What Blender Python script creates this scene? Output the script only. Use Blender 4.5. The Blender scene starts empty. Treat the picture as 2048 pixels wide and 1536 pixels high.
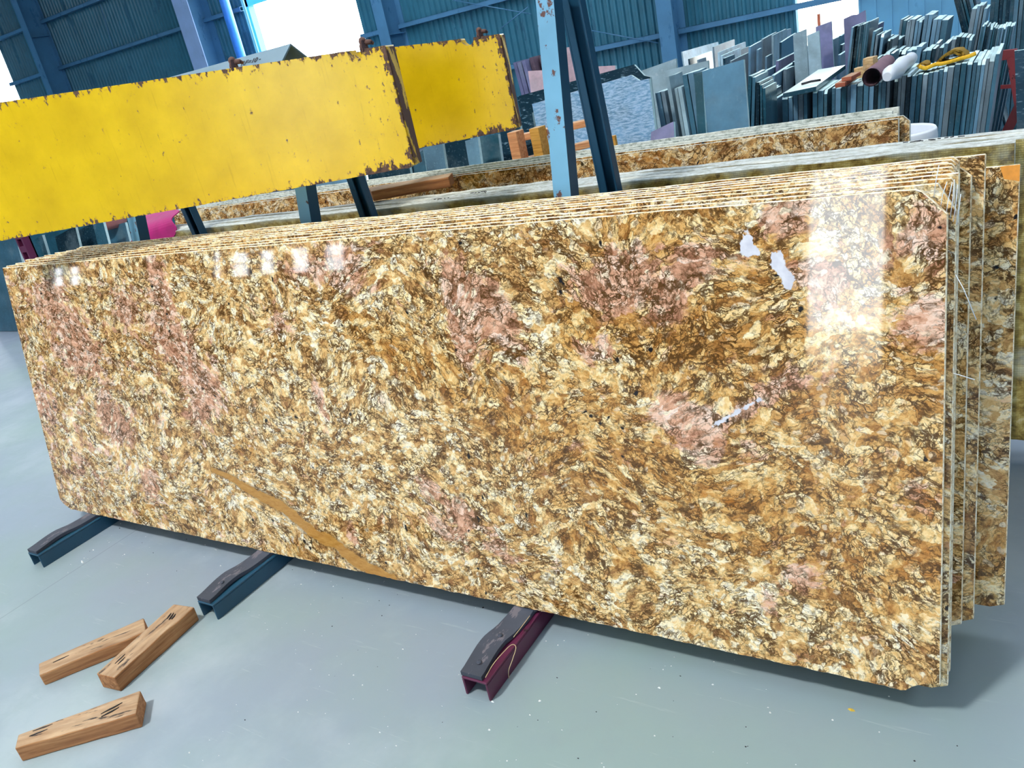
import bpy, bmesh, math, random
import numpy as np
from mathutils import Vector, Matrix, noise as mnoise

random.seed(7)
SC = bpy.context.scene
COL = SC.collection
rad = math.radians

# ------------------------------------------------------------------ camera (a hand-held phone, about 1.4 m up)
CAM_R = np.array([[0.8406540, 0.5030978, -0.2004817], [0.0346001, -0.4193210, -0.9071782], [-0.5404663, 0.7556862, -0.3699115]])
CAM_C = np.array([3.380832, -1.384031, 1.407815])
FPX = 1614.06
LEAN = rad(10.4156)
H0 = 0.07            # height of the racks' rubber pads, where the slabs stand


def ray(x, y):
    return CAM_R.T @ np.array([(x - 1024) / FPX, (y - 768) / FPX, 1.0])


def on_plane(x, y, p, n):
    d = ray(x, y); n = np.array(n, float)
    return CAM_C + d * (((np.array(p, float) - CAM_C) @ n) / (d @ n))


def on_y(x, y, Y): return on_plane(x, y, (0, Y, 0), (0, 1, 0))
def on_z(x, y, Z): return on_plane(x, y, (0, 0, Z), (0, 0, 1))


def slab_uv(x, y, off=0.0):
    n = np.array([0, math.cos(LEAN), -math.sin(LEAN)])
    o = np.array([0, 0, H0])
    p = on_plane(x, y, o + n * off, n) - o
    return float(p[0]), float(p @ np.array([0, math.sin(LEAN), math.cos(LEAN)]))


cam_d = bpy.data.cameras.new('camera')
cam = bpy.data.objects.new('camera', cam_d)
COL.objects.link(cam)
cam_d.sensor_width = 36.0
cam_d.lens = FPX / 2048 * 36.0
cam_d.clip_start = 0.02
cam_d.clip_end = 300
Rm = CAM_R
cam.matrix_world = Matrix(((Rm[0][0], -Rm[1][0], -Rm[2][0], CAM_C[0]), (Rm[0][1], -Rm[1][1], -Rm[2][1], CAM_C[1]),
                           (Rm[0][2], -Rm[1][2], -Rm[2][2], CAM_C[2]), (0, 0, 0, 1)))
SC.camera = cam

# ------------------------------------------------------------------ objects: helpers


def new_obj(name, me, parent=None, loc=(0, 0, 0), rot=None):
    o = bpy.data.objects.new(name, me)
    COL.objects.link(o)
    if parent is not None:
        o.parent = parent
    o.location = loc
    if rot is not None:
        o.rotation_euler = rot
    return o


def tag(o, label=None, cat=None, group=None, kind=None):
    if label: o['label'] = label
    if cat: o['category'] = cat
    if group: o['group'] = group
    if kind: o['kind'] = kind
    return o


def empty(name, loc, label, cat, group=None, rot=None):
    o = bpy.data.objects.new(name, None)
    COL.objects.link(o)
    o.empty_display_size = 0.1
    o.location = loc
    if rot is not None: o.rotation_euler = rot
    return tag(o, label, cat, group)


class MB:
    """collects shapes into one mesh"""

    def __init__(s):
        s.v = []; s.f = []; s.mi = []; s.sm = []

    def add(s, verts, faces, mi=0, smooth=False):
        b = len(s.v)
        s.v += [tuple(map(float, q)) for q in verts]
        for f in faces:
            s.f.append([b + i for i in f]); s.mi.append(mi); s.sm.append(smooth)
        return s

    def box(s, lo, hi, mi=0, M=None):
        x0, y0, z0 = lo; x1, y1, z1 = hi
        vs = [(x0, y0, z0), (x1, y0, z0), (x1, y1, z0), (x0, y1, z0), (x0, y0, z1), (x1, y0, z1), (x1, y1, z1), (x0, y1, z1)]
        if M is not None: vs = [tuple(M @ Vector(q)) for q in vs]
        return s.add(vs, [(0, 3, 2, 1), (4, 5, 6, 7), (0, 1, 5, 4), (1, 2, 6, 5), (2, 3, 7, 6), (3, 0, 4, 7)], mi)

    def beam(s, a, b, w, d, up=(0, 0, 1), mi=0):
        """box bar from a to b, w across, d along up"""
        a = Vector(a); b = Vector(b); t = (b - a).normalized(); u = Vector(up)
        sx = t.cross(u).normalized(); uu = sx.cross(t).normalized()
        vs = []
        for p in (a, b):
            for i, j in ((-1, -1), (1, -1), (1, 1), (-1, 1)):
                vs.append(p + sx * (i * w / 2) + uu * (j * d / 2))
        return s.add(vs, [(0, 1, 2, 3), (7, 6, 5, 4), (0, 4, 5, 1), (1, 5, 6, 2), (2, 6, 7, 3), (3, 7, 4, 0)], mi)

    def prism(s, pts2, ax, d0, d1, mi_side=0, mi_a=None, mi_b=None):
        """polygon (a,b) extruded: ax='y' -> points are (x,z) and depth runs along y; 'x' -> (y,z); 'z' -> (x,y)"""
        def P(p, d):
            return {'y': (p[0], d, p[1]), 'x': (d, p[0], p[1]), 'z': (p[0], p[1], d)}[ax]
        n = len(pts2)
        vs = [P(p, d0) for p in pts2] + [P(p, d1) for p in pts2]
        b = len(s.v); s.v += [tuple(map(float, q)) for q in vs]
        s.f.append([b + i for i in range(n)]); s.mi.append(mi_side if mi_a is None else mi_a); s.sm.append(False)
        s.f.append([b + n + i for i in reversed(range(n))]); s.mi.append(mi_side if mi_b is None else mi_b); s.sm.append(False)
        for i in range(n):
            j = (i + 1) % n
            s.f.append([b + j, b + i, b + n + i, b + n + j]); s.mi.append(mi_side); s.sm.append(False)
        return s

    def tube(s, pts, r, seg=8, mi=0, cap=True):
        pts = [Vector(p) for p in pts]; n = len(pts)
        rs = r if isinstance(r, (list, tuple)) else [r] * n
        ring = []; prev = None
        for i, p in enumerate(pts):
            t = (pts[min(i + 1, n - 1)] - pts[max(i - 1, 0)]).normalized()
            u = prev if prev is not None else (Vector((0, 0, 1)) if abs(t.z) < .9 else Vector((1, 0, 0)))
            sx = t.cross(u)
            if sx.length < 1e-6: sx = t.cross(Vector((1, 0, 0)))
            sx.normalize(); uu = sx.cross(t).normalized(); prev = uu
            ring.append([p + (sx * math.cos(2 * math.pi * k / seg) + uu * math.sin(2 * math.pi * k / seg)) * rs[i] for k in range(seg)])
        vs = [q for rr in ring for q in rr]; fs = []
        for i in range(n - 1):
            for k in range(seg):
                a = i * seg + k; b2 = i * seg + (k + 1) % seg
                fs.append((a, b2, b2 + seg, a + seg))
        s.add(vs, fs, mi, True)
        if cap:
            b = len(s.v) - n * seg
            s.f.append([b + k for k in reversed(range(seg))]); s.mi.append(mi); s.sm.append(False)
            s.f.append([b + (n - 1) * seg + k for k in range(seg)]); s.mi.append(mi); s.sm.append(False)
        return s

    def lathe(s, prof, seg=32, mi=0, c=(0, 0, 0)):
        n = len(prof)
        vs = [(c[0] + r * math.cos(2 * math.pi * k / seg), c[1] + r * math.sin(2 * math.pi * k / seg), c[2] + z) for r, z in prof for k in range(seg)]
        fs = []
        for i in range(n - 1):
            for k in range(seg):
                a = i * seg + k; b2 = i * seg + (k + 1) % seg
                fs.append((a, b2, b2 + seg, a + seg))
        return s.add(vs, fs, mi, True)

    def mesh(s, name, mats):
        me = bpy.data.meshes.new(name)
        me.from_pydata(s.v, [], s.f)
        for m in (mats if isinstance(mats, (list, tuple)) else [mats]): me.materials.append(m)
        me.polygons.foreach_set('material_index', s.mi)
        me.polygons.foreach_set('use_smooth', s.sm)
        bm = bmesh.new(); bm.from_mesh(me)
        bmesh.ops.recalc_face_normals(bm, faces=bm.faces)
        bm.to_mesh(me); bm.free()
        me.update()
        return me

    def build(s, name, mats, parent=None, loc=(0, 0, 0), rot=None, bevel=0.0, seg=2):
        o = new_obj(name, s.mesh(name, mats), parent, loc, rot)
        if bevel:
            m = o.modifiers.new('bevel', 'BEVEL'); m.width = bevel; m.segments = seg; m.limit_method = 'ANGLE'; m.angle_limit = rad(35)
        return o


# ------------------------------------------------------------------ materials: helpers


def srgb(r, g, b):
    def f(c):
        c /= 255.0
        return c / 12.92 if c <= 0.04045 else ((c + 0.055) / 1.055) ** 2.4
    return (f(r), f(g), f(b), 1.0)


class NT:
    def __init__(s, name):
        s.m = bpy.data.materials.new(name); s.m.use_nodes = True
        s.t = s.m.node_tree; s.t.nodes.clear()
        s.out = s.t.nodes.new('ShaderNodeOutputMaterial')
        s.b = s.t.nodes.new('ShaderNodeBsdfPrincipled')
        s.t.links.new(s.b.outputs[0], s.out.inputs[0])

    def n(s, typ, **kw):
        x = s.t.nodes.new('ShaderNode' + typ)
        for k, v in kw.items(): setattr(x, k, v)
        return x

    def put(s, sock, v):
        if isinstance(v, bpy.types.NodeSocket): s.t.links.new(v, sock)
        elif v is not None: sock.default_value = v

    def math(s, op, a, b=None, c=None, clamp=False):
        x = s.n('Math', operation=op, use_clamp=clamp)
        s.put(x.inputs[0], a)
        if b is not None: s.put(x.inputs[1], b)
        if c is not None: s.put(x.inputs[2], c)
        return x.outputs[0]

    def vmath(s, op, a, b=None, scale=None):
        x = s.n('VectorMath', operation=op)
        s.put(x.inputs[0], a)
        if b is not None: s.put(x.inputs[1], b)
        if scale is not None: s.put(x.inputs['Scale'], scale)
        return x.outputs[0]

    def obj(s): return s.n('TexCoord').outputs['Object']
    def geo_pos(s): return s.n('NewGeometry').outputs['Position']

    def mapping(s, v, loc=(0, 0, 0), rot=(0, 0, 0), sc=(1, 1, 1)):
        x = s.n('Mapping'); s.put(x.inputs[0], v)
        x.inputs[1].default_value = loc; x.inputs[2].default_value = rot; x.inputs[3].default_value = sc
        return x.outputs[0]

    def noise(s, v, scale, detail=2, rough=.5, dist=0, out='Fac'):
        x = s.n('TexNoise'); s.put(x.inputs['Vector'], v)
        s.put(x.inputs['Scale'], scale); x.inputs['Detail'].default_value = detail; x.inputs['Roughness'].default_value = rough
        x.inputs['Distortion'].default_value = dist
        return x.outputs[out]

    def vor(s, v, scale, feature='F1', out='Distance', rnd=1.0):
        x = s.n('TexVoronoi', feature=feature); s.put(x.inputs['Vector'], v); s.put(x.inputs['Scale'], scale)
        x.inputs['Randomness'].default_value = rnd
        return x.outputs[out]

    def sstep(s, v, a, b, lo=0.0, hi=1.0):
        x = s.n('MapRange', interpolation_type='SMOOTHSTEP')
        s.put(x.inputs[0], v); x.inputs[1].default_value = a; x.inputs[2].default_value = b
        x.inputs[3].default_value = lo; x.inputs[4].default_value = hi
        return x.outputs[0]

    def lin(s, v, a, b, lo=0.0, hi=1.0):
        x = s.n('MapRange'); s.put(x.inputs[0], v)
        for i, q in enumerate((a, b, lo, hi)): x.inputs[i + 1].default_value = q
        return x.outputs[0]

    def mix(s, f, a, b, mode='MIX'):
        x = s.n('Mix', data_type='RGBA', blend_type=mode, clamp_factor=True)
        s.put(x.inputs[0], f); s.put(x.inputs[6], a); s.put(x.inputs[7], b)
        return x.outputs[2]

    def ramp(s, f, stops, interp='LINEAR'):
        x = s.n('ValToRGB'); s.put(x.inputs[0], f); cr = x.color_ramp; cr.interpolation = interp
        while len(cr.elements) < len(stops): cr.elements.new(0.5)
        for e, (p, c) in zip(cr.elements, stops): e.position = p; e.color = c
        return x.outputs[0]

    def sep(s, v):
        x = s.n('SeparateXYZ'); s.put(x.inputs[0], v); return x.outputs

    def fin(s, col=None, rough=None, metal=None, spec=None, bump=None, bstr=.2, bdist=.01, **kw):
        if col is not None: s.put(s.b.inputs['Base Color'], col)
        if rough is not None: s.put(s.b.inputs['Roughness'], rough)
        if metal is not None: s.put(s.b.inputs['Metallic'], metal)
        if spec is not None: s.put(s.b.inputs['Specular IOR Level'], spec)
        for k, v in kw.items(): s.put(s.b.inputs[k.replace('_', ' ')], v)
        if bump is not None:
            x = s.n('Bump'); x.inputs['Strength'].default_value = bstr; x.inputs['Distance'].default_value = bdist
            s.put(x.inputs['Height'], bump); s.t.links.new(x.outputs[0], s.b.inputs['Normal'])
        return s.m


def simple(name, c, rough=.6, metal=0.0, var=.25, sc=8.0, bump=0.0):
    t = NT(name); P = t.obj()
    f = t.noise(P, sc, 5, .6)
    d = tuple(q * (1 - var) for q in c[:3]) + (1,); l = tuple(min(1, q * (1 + var)) for q in c[:3]) + (1,)
    return t.fin(t.ramp(f, [(.3, d), (.7, l)]), rough, metal, bump=f if bump else None, bstr=bump)



def granite(name, bright=1.0, polished=True, feats=False):
    t = NT(name)
    P0 = t.obj()
    rnd = t.n('ObjectInfo').outputs['Random']
    comb = t.n('CombineXYZ')
    if not feats:
        t.put(comb.inputs[0], t.math('MULTIPLY', rnd, 37.0)); t.put(comb.inputs[2], t.math('MULTIPLY', rnd, 91.0))
    P = t.vmath('ADD', P0, comb.outputs[0])
    # slow and quick warping of the grain
    w1 = t.vmath('SCALE', t.vmath('SUBTRACT', t.noise(P, 2.6, 2, .55, out='Color'), (.5, .5, .5)), scale=.24)
    w2 = t.vmath('SCALE', t.vmath('SUBTRACT', t.noise(P, 45.0, 3, .6, out='Color'), (.5, .5, .5)), scale=.024)
    Pw = t.vmath('ADD', t.vmath('ADD', P, w1), w2)
    Pf = t.mapping(Pw, rot=(0, rad(-40), 0), sc=(.70, 1, 1.0))      # stretched along the foliation
    Pv = t.mapping(Pw, rot=(0, rad(-62), 0), sc=(.55, 1, 1.0))
    if feats:
        a1 = t.n('Attribute', attribute_name='feat_a').outputs['Color']; a2 = t.n('Attribute', attribute_name='feat_b').outputs['Color']
        pk, gd, ld = t.sep(a1); vn, wh, bk = t.sep(a2)
    else:
        pk = t.sstep(t.noise(P, 2.1, 3), .58, .80); gd = t.sstep(t.noise(t.vmath('ADD', P, (7.0, 3, 1)), 1.7, 3), .42, .72); ld = t.noise(t.vmath('ADD', P, (2.0, 9, 4)), 2.6, 3)
        vn = wh = bk = None
    lds = t.math('SUBTRACT', ld, .5)
    # crystals
    ca = t.vor(Pf, 47.0, out='Color'); cr, cg, cb = t.sep(ca)
    cr2 = t.sep(t.vor(Pf, 105.0, out='Color'))[0]
    fine = t.noise(Pf, 170.0, 3, .65)
    mid = t.noise(Pf, 42.0, 5, .68)
    tone = t.math('ADD', t.math('ADD', t.math('MULTIPLY', cr, .34), t.math('MULTIPLY', cr2, .16)), t.math('ADD', t.math('MULTIPLY', mid, .60), t.math('MULTIPLY', fine, .26)))
    tone = t.math('ADD', t.math('SUBTRACT', tone, .08), t.math('MULTIPLY', lds, .18))
    cream = t.ramp(tone, [(.36, srgb(154, 108, 64)), (.47, srgb(208, 160, 98)), (.57, srgb(234, 192, 128)), (.68, srgb(250, 224, 168)), (.84, srgb(255, 248, 228))])
    gold = t.ramp(tone, [(.36, srgb(146, 96, 42)), (.48, srgb(198, 142, 74)), (.60, srgb(224, 174, 102)), (.73, srgb(244, 212, 150)), (.90, srgb(255, 240, 200))])
    pink = t.ramp(tone, [(.36, srgb(158, 108, 84)), (.48, srgb(206, 150, 124)), (.60, srgb(226, 174, 150)), (.76, srgb(240, 202, 184)), (.95, srgb(252, 232, 220))])
    edge = t.noise(Pf, 19.0, 6, .7)
    gm = t.sstep(t.math('ADD', gd, t.math('MULTIPLY', t.math('SUBTRACT', edge, .5), 1.6)), .28, .72)
    col = t.mix(gm, cream, gold)
    pedge = t.math('ADD', t.math('MULTIPLY', t.math('SUBTRACT', t.noise(Pf, 20.0, 6, .68), .5), 1.4), t.math('MULTIPLY', t.math('SUBTRACT', cg, .5), .30))
    pm = t.sstep(t.math('ADD', pk, pedge), .22, .46)
    col = t.mix(t.math('MULTIPLY', pm, .85), col, pink)
    # rusty seams
    st = t.noise(t.vmath('ADD', Pf, (3.0, 1, 5)), 17.0, 7, .7)
    sm_ = t.math('MULTIPLY', t.sstep(st, .55, .66), t.math('ADD', .14, t.math('MULTIPLY', gm, .45)))
    col = t.mix(sm_, col, srgb(188, 116, 36))
    # smoky patches between crystals
    sk = t.noise(t.vmath('ADD', Pf, (11.0, 2, 6)), 48.0, 6, .70)
    col = t.mix(t.math('MULTIPLY', t.sstep(t.math('SUBTRACT', sk, t.math('MULTIPLY', lds, .14)), .575, .70), .42), col, srgb(126, 90, 46))
    sk2 = t.noise(t.vmath('ADD', Pf, (1.0, 12, 8)), 44.0, 4, .65)
    col = t.mix(t.math('MULTIPLY', t.sstep(sk2, .60, .71), .4), col, srgb(150, 136, 122))
    # bright feldspar grains
    gp = t.vmath('ADD', Pf, (5.0, 5, 5))
    g1 = t.vor(gp, 52.0); gsel = t.sep(t.vor(gp, 52.0, out='Color'))[0]
    col = t.mix(t.math('MULTIPLY', t.math('MULTIPLY', t.sstep(g1, .26, .44, 1, 0), t.sstep(gsel, .66, .74)), t.math('SUBTRACT', .85, t.math('MULTIPLY', gm, .40))), col, srgb(251, 240, 210))
    # dark seams around the grains, and wiggly biotite threads
    vmask = t.noise(P, 15.0, 5, .7)
    mk0 = t.math('SUBTRACT', vmask, t.math('MULTIPLY', lds, .14))
    for sc, w, a, b, k_ in ((47.0, .050, .34, .60, .85), (105.0, .07, .38, .60, .5)):
        de = t.vor(Pf, sc, feature='DISTANCE_TO_EDGE')
        col = t.mix(t.math('MULTIPLY', t.math('MULTIPLY', t.sstep(de, w * .3, w, 1, 0), t.sstep(mk0, a, b)), k_), col, srgb(92, 62, 26))
    for sc, w, a, b, dark, off, src, k_ in ((20.0, .020, .33, .58, srgb(84, 54, 20), 0.0, Pv, .92), (38.0, .034, .33, .58, srgb(78, 52, 22), 4.0, Pv, .95), (74.0, .052, .33, .58, srgb(92, 62, 28), 9.0, Pf, .85)):
        q = t.noise(t.vmath('ADD', src, (off, off * 2, off)), sc, 2, .5, .2)
        line = t.sstep(t.math('ABSOLUTE', t.math('SUBTRACT', q, .5)), w * .3, w, 1.0, 0.0)
        col = t.mix(t.math('MULTIPLY', t.math('MULTIPLY', line, t.sstep(mk0, a, b)), k_), col, dark)
    # black specks
    dp = t.vmath('ADD', Pw, (8.0, 1, 3))
    d1 = t.vor(dp, 40.0); dsel = t.sep(t.vor(dp, 40.0, out='Color'))[1]
    thr = t.math('SUBTRACT', dsel, t.math('MULTIPLY', bk, .30)) if bk is not None else dsel
    col = t.mix(t.math('MULTIPLY', t.sstep(d1, .16, .3, 1, 0), t.sstep(thr, .03, .05, 1, 0)), col, srgb(34, 28, 28))
    if feats:
        wn = t.math('MULTIPLY', t.math('SUBTRACT', t.noise(P, 55.0, 4, .65), .5), .8)
        wf = t.sstep(t.math('ADD', wh, wn), .46, .54)
        col = t.mix(wf, col, t.ramp(t.noise(P, 40, 4), [(.3, srgb(200, 200, 214)), (.7, srgb(230, 230, 238))]))
        vnn = t.math('MULTIPLY', t.math('SUBTRACT', t.noise(P, 24.0, 4, .6), .5), .40)
        vt = t.math('ADD', vn, vnn)
        col = t.mix(t.math('MULTIPLY', t.sstep(vt, .60, .74), .5), col, srgb(96, 66, 30))
        col = t.mix(t.sstep(vt, .74, .80), col, t.ramp(t.noise(t.mapping(P, rot=(0, rad(-35), 0), sc=(.3, 1, 1)), 90, 5, .7), [(.3, srgb(160, 108, 42)), (.7, srgb(196, 148, 78))]))
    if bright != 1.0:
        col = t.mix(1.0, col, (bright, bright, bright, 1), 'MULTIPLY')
    return t.fin(col, .035 if polished else .6, spec=.5 if polished else .3)



def mesh_back(name):
    """unpolished slab back: glass-fibre net set in resin over the granite"""
    t = NT(name); P0 = t.obj(); rnd = t.n('ObjectInfo').outputs['Random']
    c = t.n('CombineXYZ'); t.put(c.inputs[0], t.math('MULTIPLY', rnd, 31.0)); P = t.vmath('ADD', P0, c.outputs[0])
    w = t.vmath('ADD', P, t.vmath('SCALE', t.vmath('SUBTRACT', t.noise(P, 9, 3, out='Color'), (.5, .5, .5)), scale=.1))
    g = t.noise(w, 26, 6, .68)
    col = t.ramp(g, [(.36, srgb(96, 76, 36)), (.47, srgb(162, 136, 66)), (.56, srgb(196, 176, 104)), (.66, srgb(224, 212, 162))])
    resin = t.noise(t.vmath('ADD', P, (4.0, 0, 2)), 5, 5, .6)
    z = t.sep(P0)[2]
    top = t.sstep(t.math('ADD', z, t.math('MULTIPLY', resin, .09)), .955, .985)
    col = t.mix(t.math('MAXIMUM', t.math('MULTIPLY', t.sstep(resin, .5, .66), .6), top), col, srgb(196, 206, 196))
    x, y, zz = t.sep(P0)
    lx = t.sstep(t.math('ABSOLUTE', t.math('SUBTRACT', t.math('FRACT', t.math('MULTIPLY', x, 170.0)), .5)), .32, .44)
    lz = t.sstep(t.math('ABSOLUTE', t.math('SUBTRACT', t.math('FRACT', t.math('MULTIPLY', zz, 170.0)), .5)), .30, .42)
    net = t.math('MAXIMUM', t.math('MULTIPLY', lx, .35), lz)
    col = t.mix(t.math('MULTIPLY', net, .5), col, srgb(74, 66, 44))
    return t.fin(col, .45, bump=net, bstr=.15, bdist=.002)


def edge_mat(name, a, b, c):
    """sawn slab edge"""
    t = NT(name); P0 = t.obj(); rnd = t.n('ObjectInfo').outputs['Random']
    cc = t.n('CombineXYZ'); t.put(cc.inputs[0], t.math('MULTIPLY', rnd, 53.0)); P = t.vmath('ADD', P0, cc.outputs[0])
    g = t.noise(t.mapping(P, sc=(.6, 1, 1)), 75, 5, .7)
    l = t.noise(P, 3, 3)
    col = t.ramp(g, [(.36, srgb(*a)), (.47, srgb(*b)), (.58, srgb(*c))])
    col = t.mix(t.math('MULTIPLY', t.sstep(l, .5, .66), .35), col, srgb(236, 234, 220))
    return t.fin(col, .5, bump=g, bstr=.2, bdist=.003)


def dark_stone(name, c, sp=.0, scale=60.0, rough=.25, spc=(150, 185, 205), streak=False, th=(.55, .68)):
    t = NT(name); P0 = t.obj(); rnd = t.n('ObjectInfo').outputs['Random']
    cc = t.n('CombineXYZ'); t.put(cc.inputs[0], t.math('MULTIPLY', rnd, 53.0)); P = t.vmath('ADD', P0, cc.outputs[0])
    a = srgb(*c); k = t.noise(P, 6, 5, .6)
    hv = t.math('ADD', .75, t.math('MULTIPLY', rnd, .6))
    col = t.ramp(k, [(.3, tuple(q * .7 for q in a[:3]) + (1,)), (.7, tuple(min(1, q * 1.35) for q in a[:3]) + (1,))])
    cv = t.n('CombineXYZ')
    for i in range(3): t.put(cv.inputs[i], hv)
    col = t.mix(1.0, col, cv.outputs[0], 'MULTIPLY')
    if sp:
        Q = t.mapping(P, rot=(0, rad(35), 0), sc=(.25, .25, 1)) if streak else P
        q = t.noise(Q, scale, 4, .7)
        col = t.mix(t.math('MULTIPLY', t.sstep(q, th[0], th[1]), sp), col, srgb(*spc))
    dust = t.noise(P, 2.5, 5, .6)
    col = t.mix(t.math('MULTIPLY', t.sstep(dust, .5, .7), .25), col, srgb(150, 170, 178))
    return t.fin(col, rough)


def painted_metal(name, c, chip=(90, 60, 48), amount=.62, rough=.35, sc=14.0, stretch=(1, 1, .5), var=.18):
    t = NT(name); P = t.obj()
    a = srgb(*c)
    k = t.noise(P, 3, 4, .6)
    col = t.ramp(k, [(.3, tuple(q * (1 - var) for q in a[:3]) + (1,)), (.7, tuple(min(1, q * (1 + var)) for q in a[:3]) + (1,))])
    n1 = t.noise(t.mapping(P, sc=stretch), sc, 6, .68)
    f = t.sstep(n1, amount, amount + .03)
    col = t.mix(f, col, srgb(*chip))
    return t.fin(col, t.math('ADD', rough, t.math('MULTIPLY', f, .4)), bump=t.math('SUBTRACT', 1.0, f), bstr=.2, bdist=.002)


M_FRONT = granite('polished_gold_granite_front', feats=True)
M_GRAN = granite('polished_gold_granite')
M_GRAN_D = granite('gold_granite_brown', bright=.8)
M_EDGE = edge_mat('sawn_granite_edge', (150, 116, 78), (238, 214, 170), (255, 247, 226))
M_EDGE_W = edge_mat('resin_edge', (120, 128, 122), (176, 184, 178), (206, 212, 208))
M_EDGE_B = edge_mat('resin_edge_worn', (146, 150, 142), (164, 170, 166), (186, 194, 194))
M_BACK = mesh_back('netted_slab_back')


def floor_mat():
    t = NT('pale_floor_paint'); P = t.geo_pos()
    a = t.noise(P, .55, 5, .6); b = t.noise(t.vmath('ADD', P, (9.0, 4, 0)), 1.4, 6, .62); c = t.noise(P, 9, 6, .65)
    col = t.ramp(a, [(.33, srgb(138, 150, 170)), (.5, srgb(140, 155, 168)), (.66, srgb(140, 161, 162))])
    col = t.mix(t.math('MULTIPLY', t.sstep(b, .48, .7), .35), col, srgb(184, 196, 204))
    col = t.mix(t.math('MULTIPLY', t.sstep(c, .5, .72), .22), col, srgb(136, 152, 158))
    sc = t.noise(t.mapping(P, rot=(0, 0, rad(35)), sc=(.6, 6, 1)), 7, 5, .7)
    col = t.mix(t.math('MULTIPLY', t.sstep(sc, .6, .75), .25), col, srgb(196, 204, 206))
    # saw-cut joints
    x, y, z = t.sep(P)
    jx = t.sstep(t.math('ABSOLUTE', t.math('SUBTRACT', t.math('FRACT', t.math('ADD', t.math('DIVIDE', x, 4.05), .395)), .5)), 0.0, .0011, 1, 0)
    col = t.mix(t.math('MULTIPLY', jx, .45), col, srgb(96, 108, 116))
    return t.fin(col, t.math('ADD', .34, t.math('MULTIPLY', c, .25)), bump=c, bstr=.05, bdist=.004, spec=.4)


def yellow_mat():
    t = NT('chipped_yellow_paint'); P = t.obj()
    k = t.noise(P, 5, 5, .6); col = t.ramp(k, [(.3, srgb(210, 172, 8)), (.7, srgb(236, 198, 14))])
    x, y, z = t.sep(P)                     # local: x along (right end 0), z up 0..1 of the height
    # fine vertical scratches
    s1 = t.noise(t.mapping(P, rot=(0, rad(6), 0), sc=(9, 1, .6)), 9, 4, .6)
    col = t.mix(t.math('MULTIPLY', t.sstep(s1, .60, .72), .38), col, srgb(188, 146, 10))
    s2 = t.noise(P, 60, 4, .7)
    col = t.mix(t.math('MULTIPLY', t.sstep(s2, .58, .72), .22), col, srgb(200, 160, 30))
    # chips: more of them close to the edges and to the right end
    vz = t.n('Attribute', attribute_name='edge_near').outputs['Fac']
    ch = t.noise(t.mapping(P, sc=(1.3, 1, .8)), 34, 6, .72)
    thr = t.math('ADD', ch, t.math('MULTIPLY', t.math('POWER', vz, 2.0), .15))
    gate = t.math('MULTIPLY', t.math('SUBTRACT', t.noise(P, 5.5, 3, .6), .5), .16)
    f = t.sstep(t.math('ADD', thr, gate), .655, .672)
    col = t.mix(f, col, t.ramp(t.noise(P, 70, 3), [(.3, srgb(58, 42, 40)), (.7, srgb(108, 78, 62))]))
    ch2 = t.math('ADD', t.noise(t.mapping(P, sc=(3.2, 1, .8)), 17, 5, .7), t.math('MULTIPLY', gate, 1.2))
    f2 = t.sstep(t.math('ADD', ch2, t.math('MULTIPLY', t.lin(x, -.45, -.05, 0, 1), .03)), .685, .70)
    col = t.mix(f2, col, srgb(84, 60, 50))
    rz = t.sstep(t.math('ADD', thr, gate), .60, .68)
    col = t.mix(t.math('MULTIPLY', t.math('SUBTRACT', rz, f), .5), col, srgb(196, 140, 20))
    orange = t.noise(P, 110, 3, .5)
    return t.fin(col, t.math('ADD', .26, t.math('MULTIPLY', f, .5)), bump=t.math('ADD', t.math('MULTIPLY', orange, .25), t.math('SUBTRACT', 1.0, f)), bstr=.18, bdist=.0035)


M_FLOOR = floor_mat()
M_YEL = yellow_mat()
M_RUST = painted_metal('rusty_steel', (92, 62, 54), (50, 36, 40), .55, .7, 30)
M_BLUE = painted_metal('worn_light_blue_paint', (116, 172, 206), (92, 62, 58), .56, .35, 16, (1, 1, .7))
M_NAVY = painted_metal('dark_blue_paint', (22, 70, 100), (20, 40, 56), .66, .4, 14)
M_RAILD = painted_metal('dark_teal_rail_paint', (36, 78, 104), (24, 34, 44), .66, .35, 20)
M_MAROON = painted_metal('maroon_rail_paint', (92, 34, 66), (60, 40, 44), .64, .35, 16)
M_REDST = painted_metal('dark_red_frame_paint', (128, 42, 48), (70, 36, 40), .62, .45, 16)
M_RUBBER = painted_metal('worn_black_rubber', (62, 68, 82), (112, 108, 118), .53, .7, 26, (1, .35, 1), .5)
M_WALL = painted_metal('teal_sheet_metal', (58, 118, 142), (48, 104, 130), .6, .3, 3, (1, 1, .3), .12)
M_COLUMN = painted_metal('blue_column_paint', (78, 130, 170), (66, 116, 156), .6, .4, 5, (1, 1, .4), .1)
M_COLLIGHT = painted_metal('lit_blue_column_face', (150, 180, 226), (132, 160, 208), .62, .4, 5, (1, 1, .4), .08)  # one column's front flange, paler: the light on it is put into the colour
M_BRIGHTBLUE = simple('bright_blue_pipe', srgb(60, 140, 250), .35, 0, .1)
M_CEIL = simple('roof_sheet', srgb(120, 150, 168), .6, 0, .1, 2)
M_GROUND = simple('pale_yard_concrete', srgb(206, 200, 186), .8, 0, .12, 1)
M_BLACK = simple('black_marker', srgb(24, 24, 34), .6, 0, .1)
M_WHITE = simple('white_plastic', srgb(226, 232, 242), .35, 0, .06)
M_CHIP = simple('white_stone_crumb', srgb(232, 236, 236), .7, 0, .1)
M_FIBRE = simple('glass_fibre', srgb(226, 236, 250), .4, 0, .05)
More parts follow.
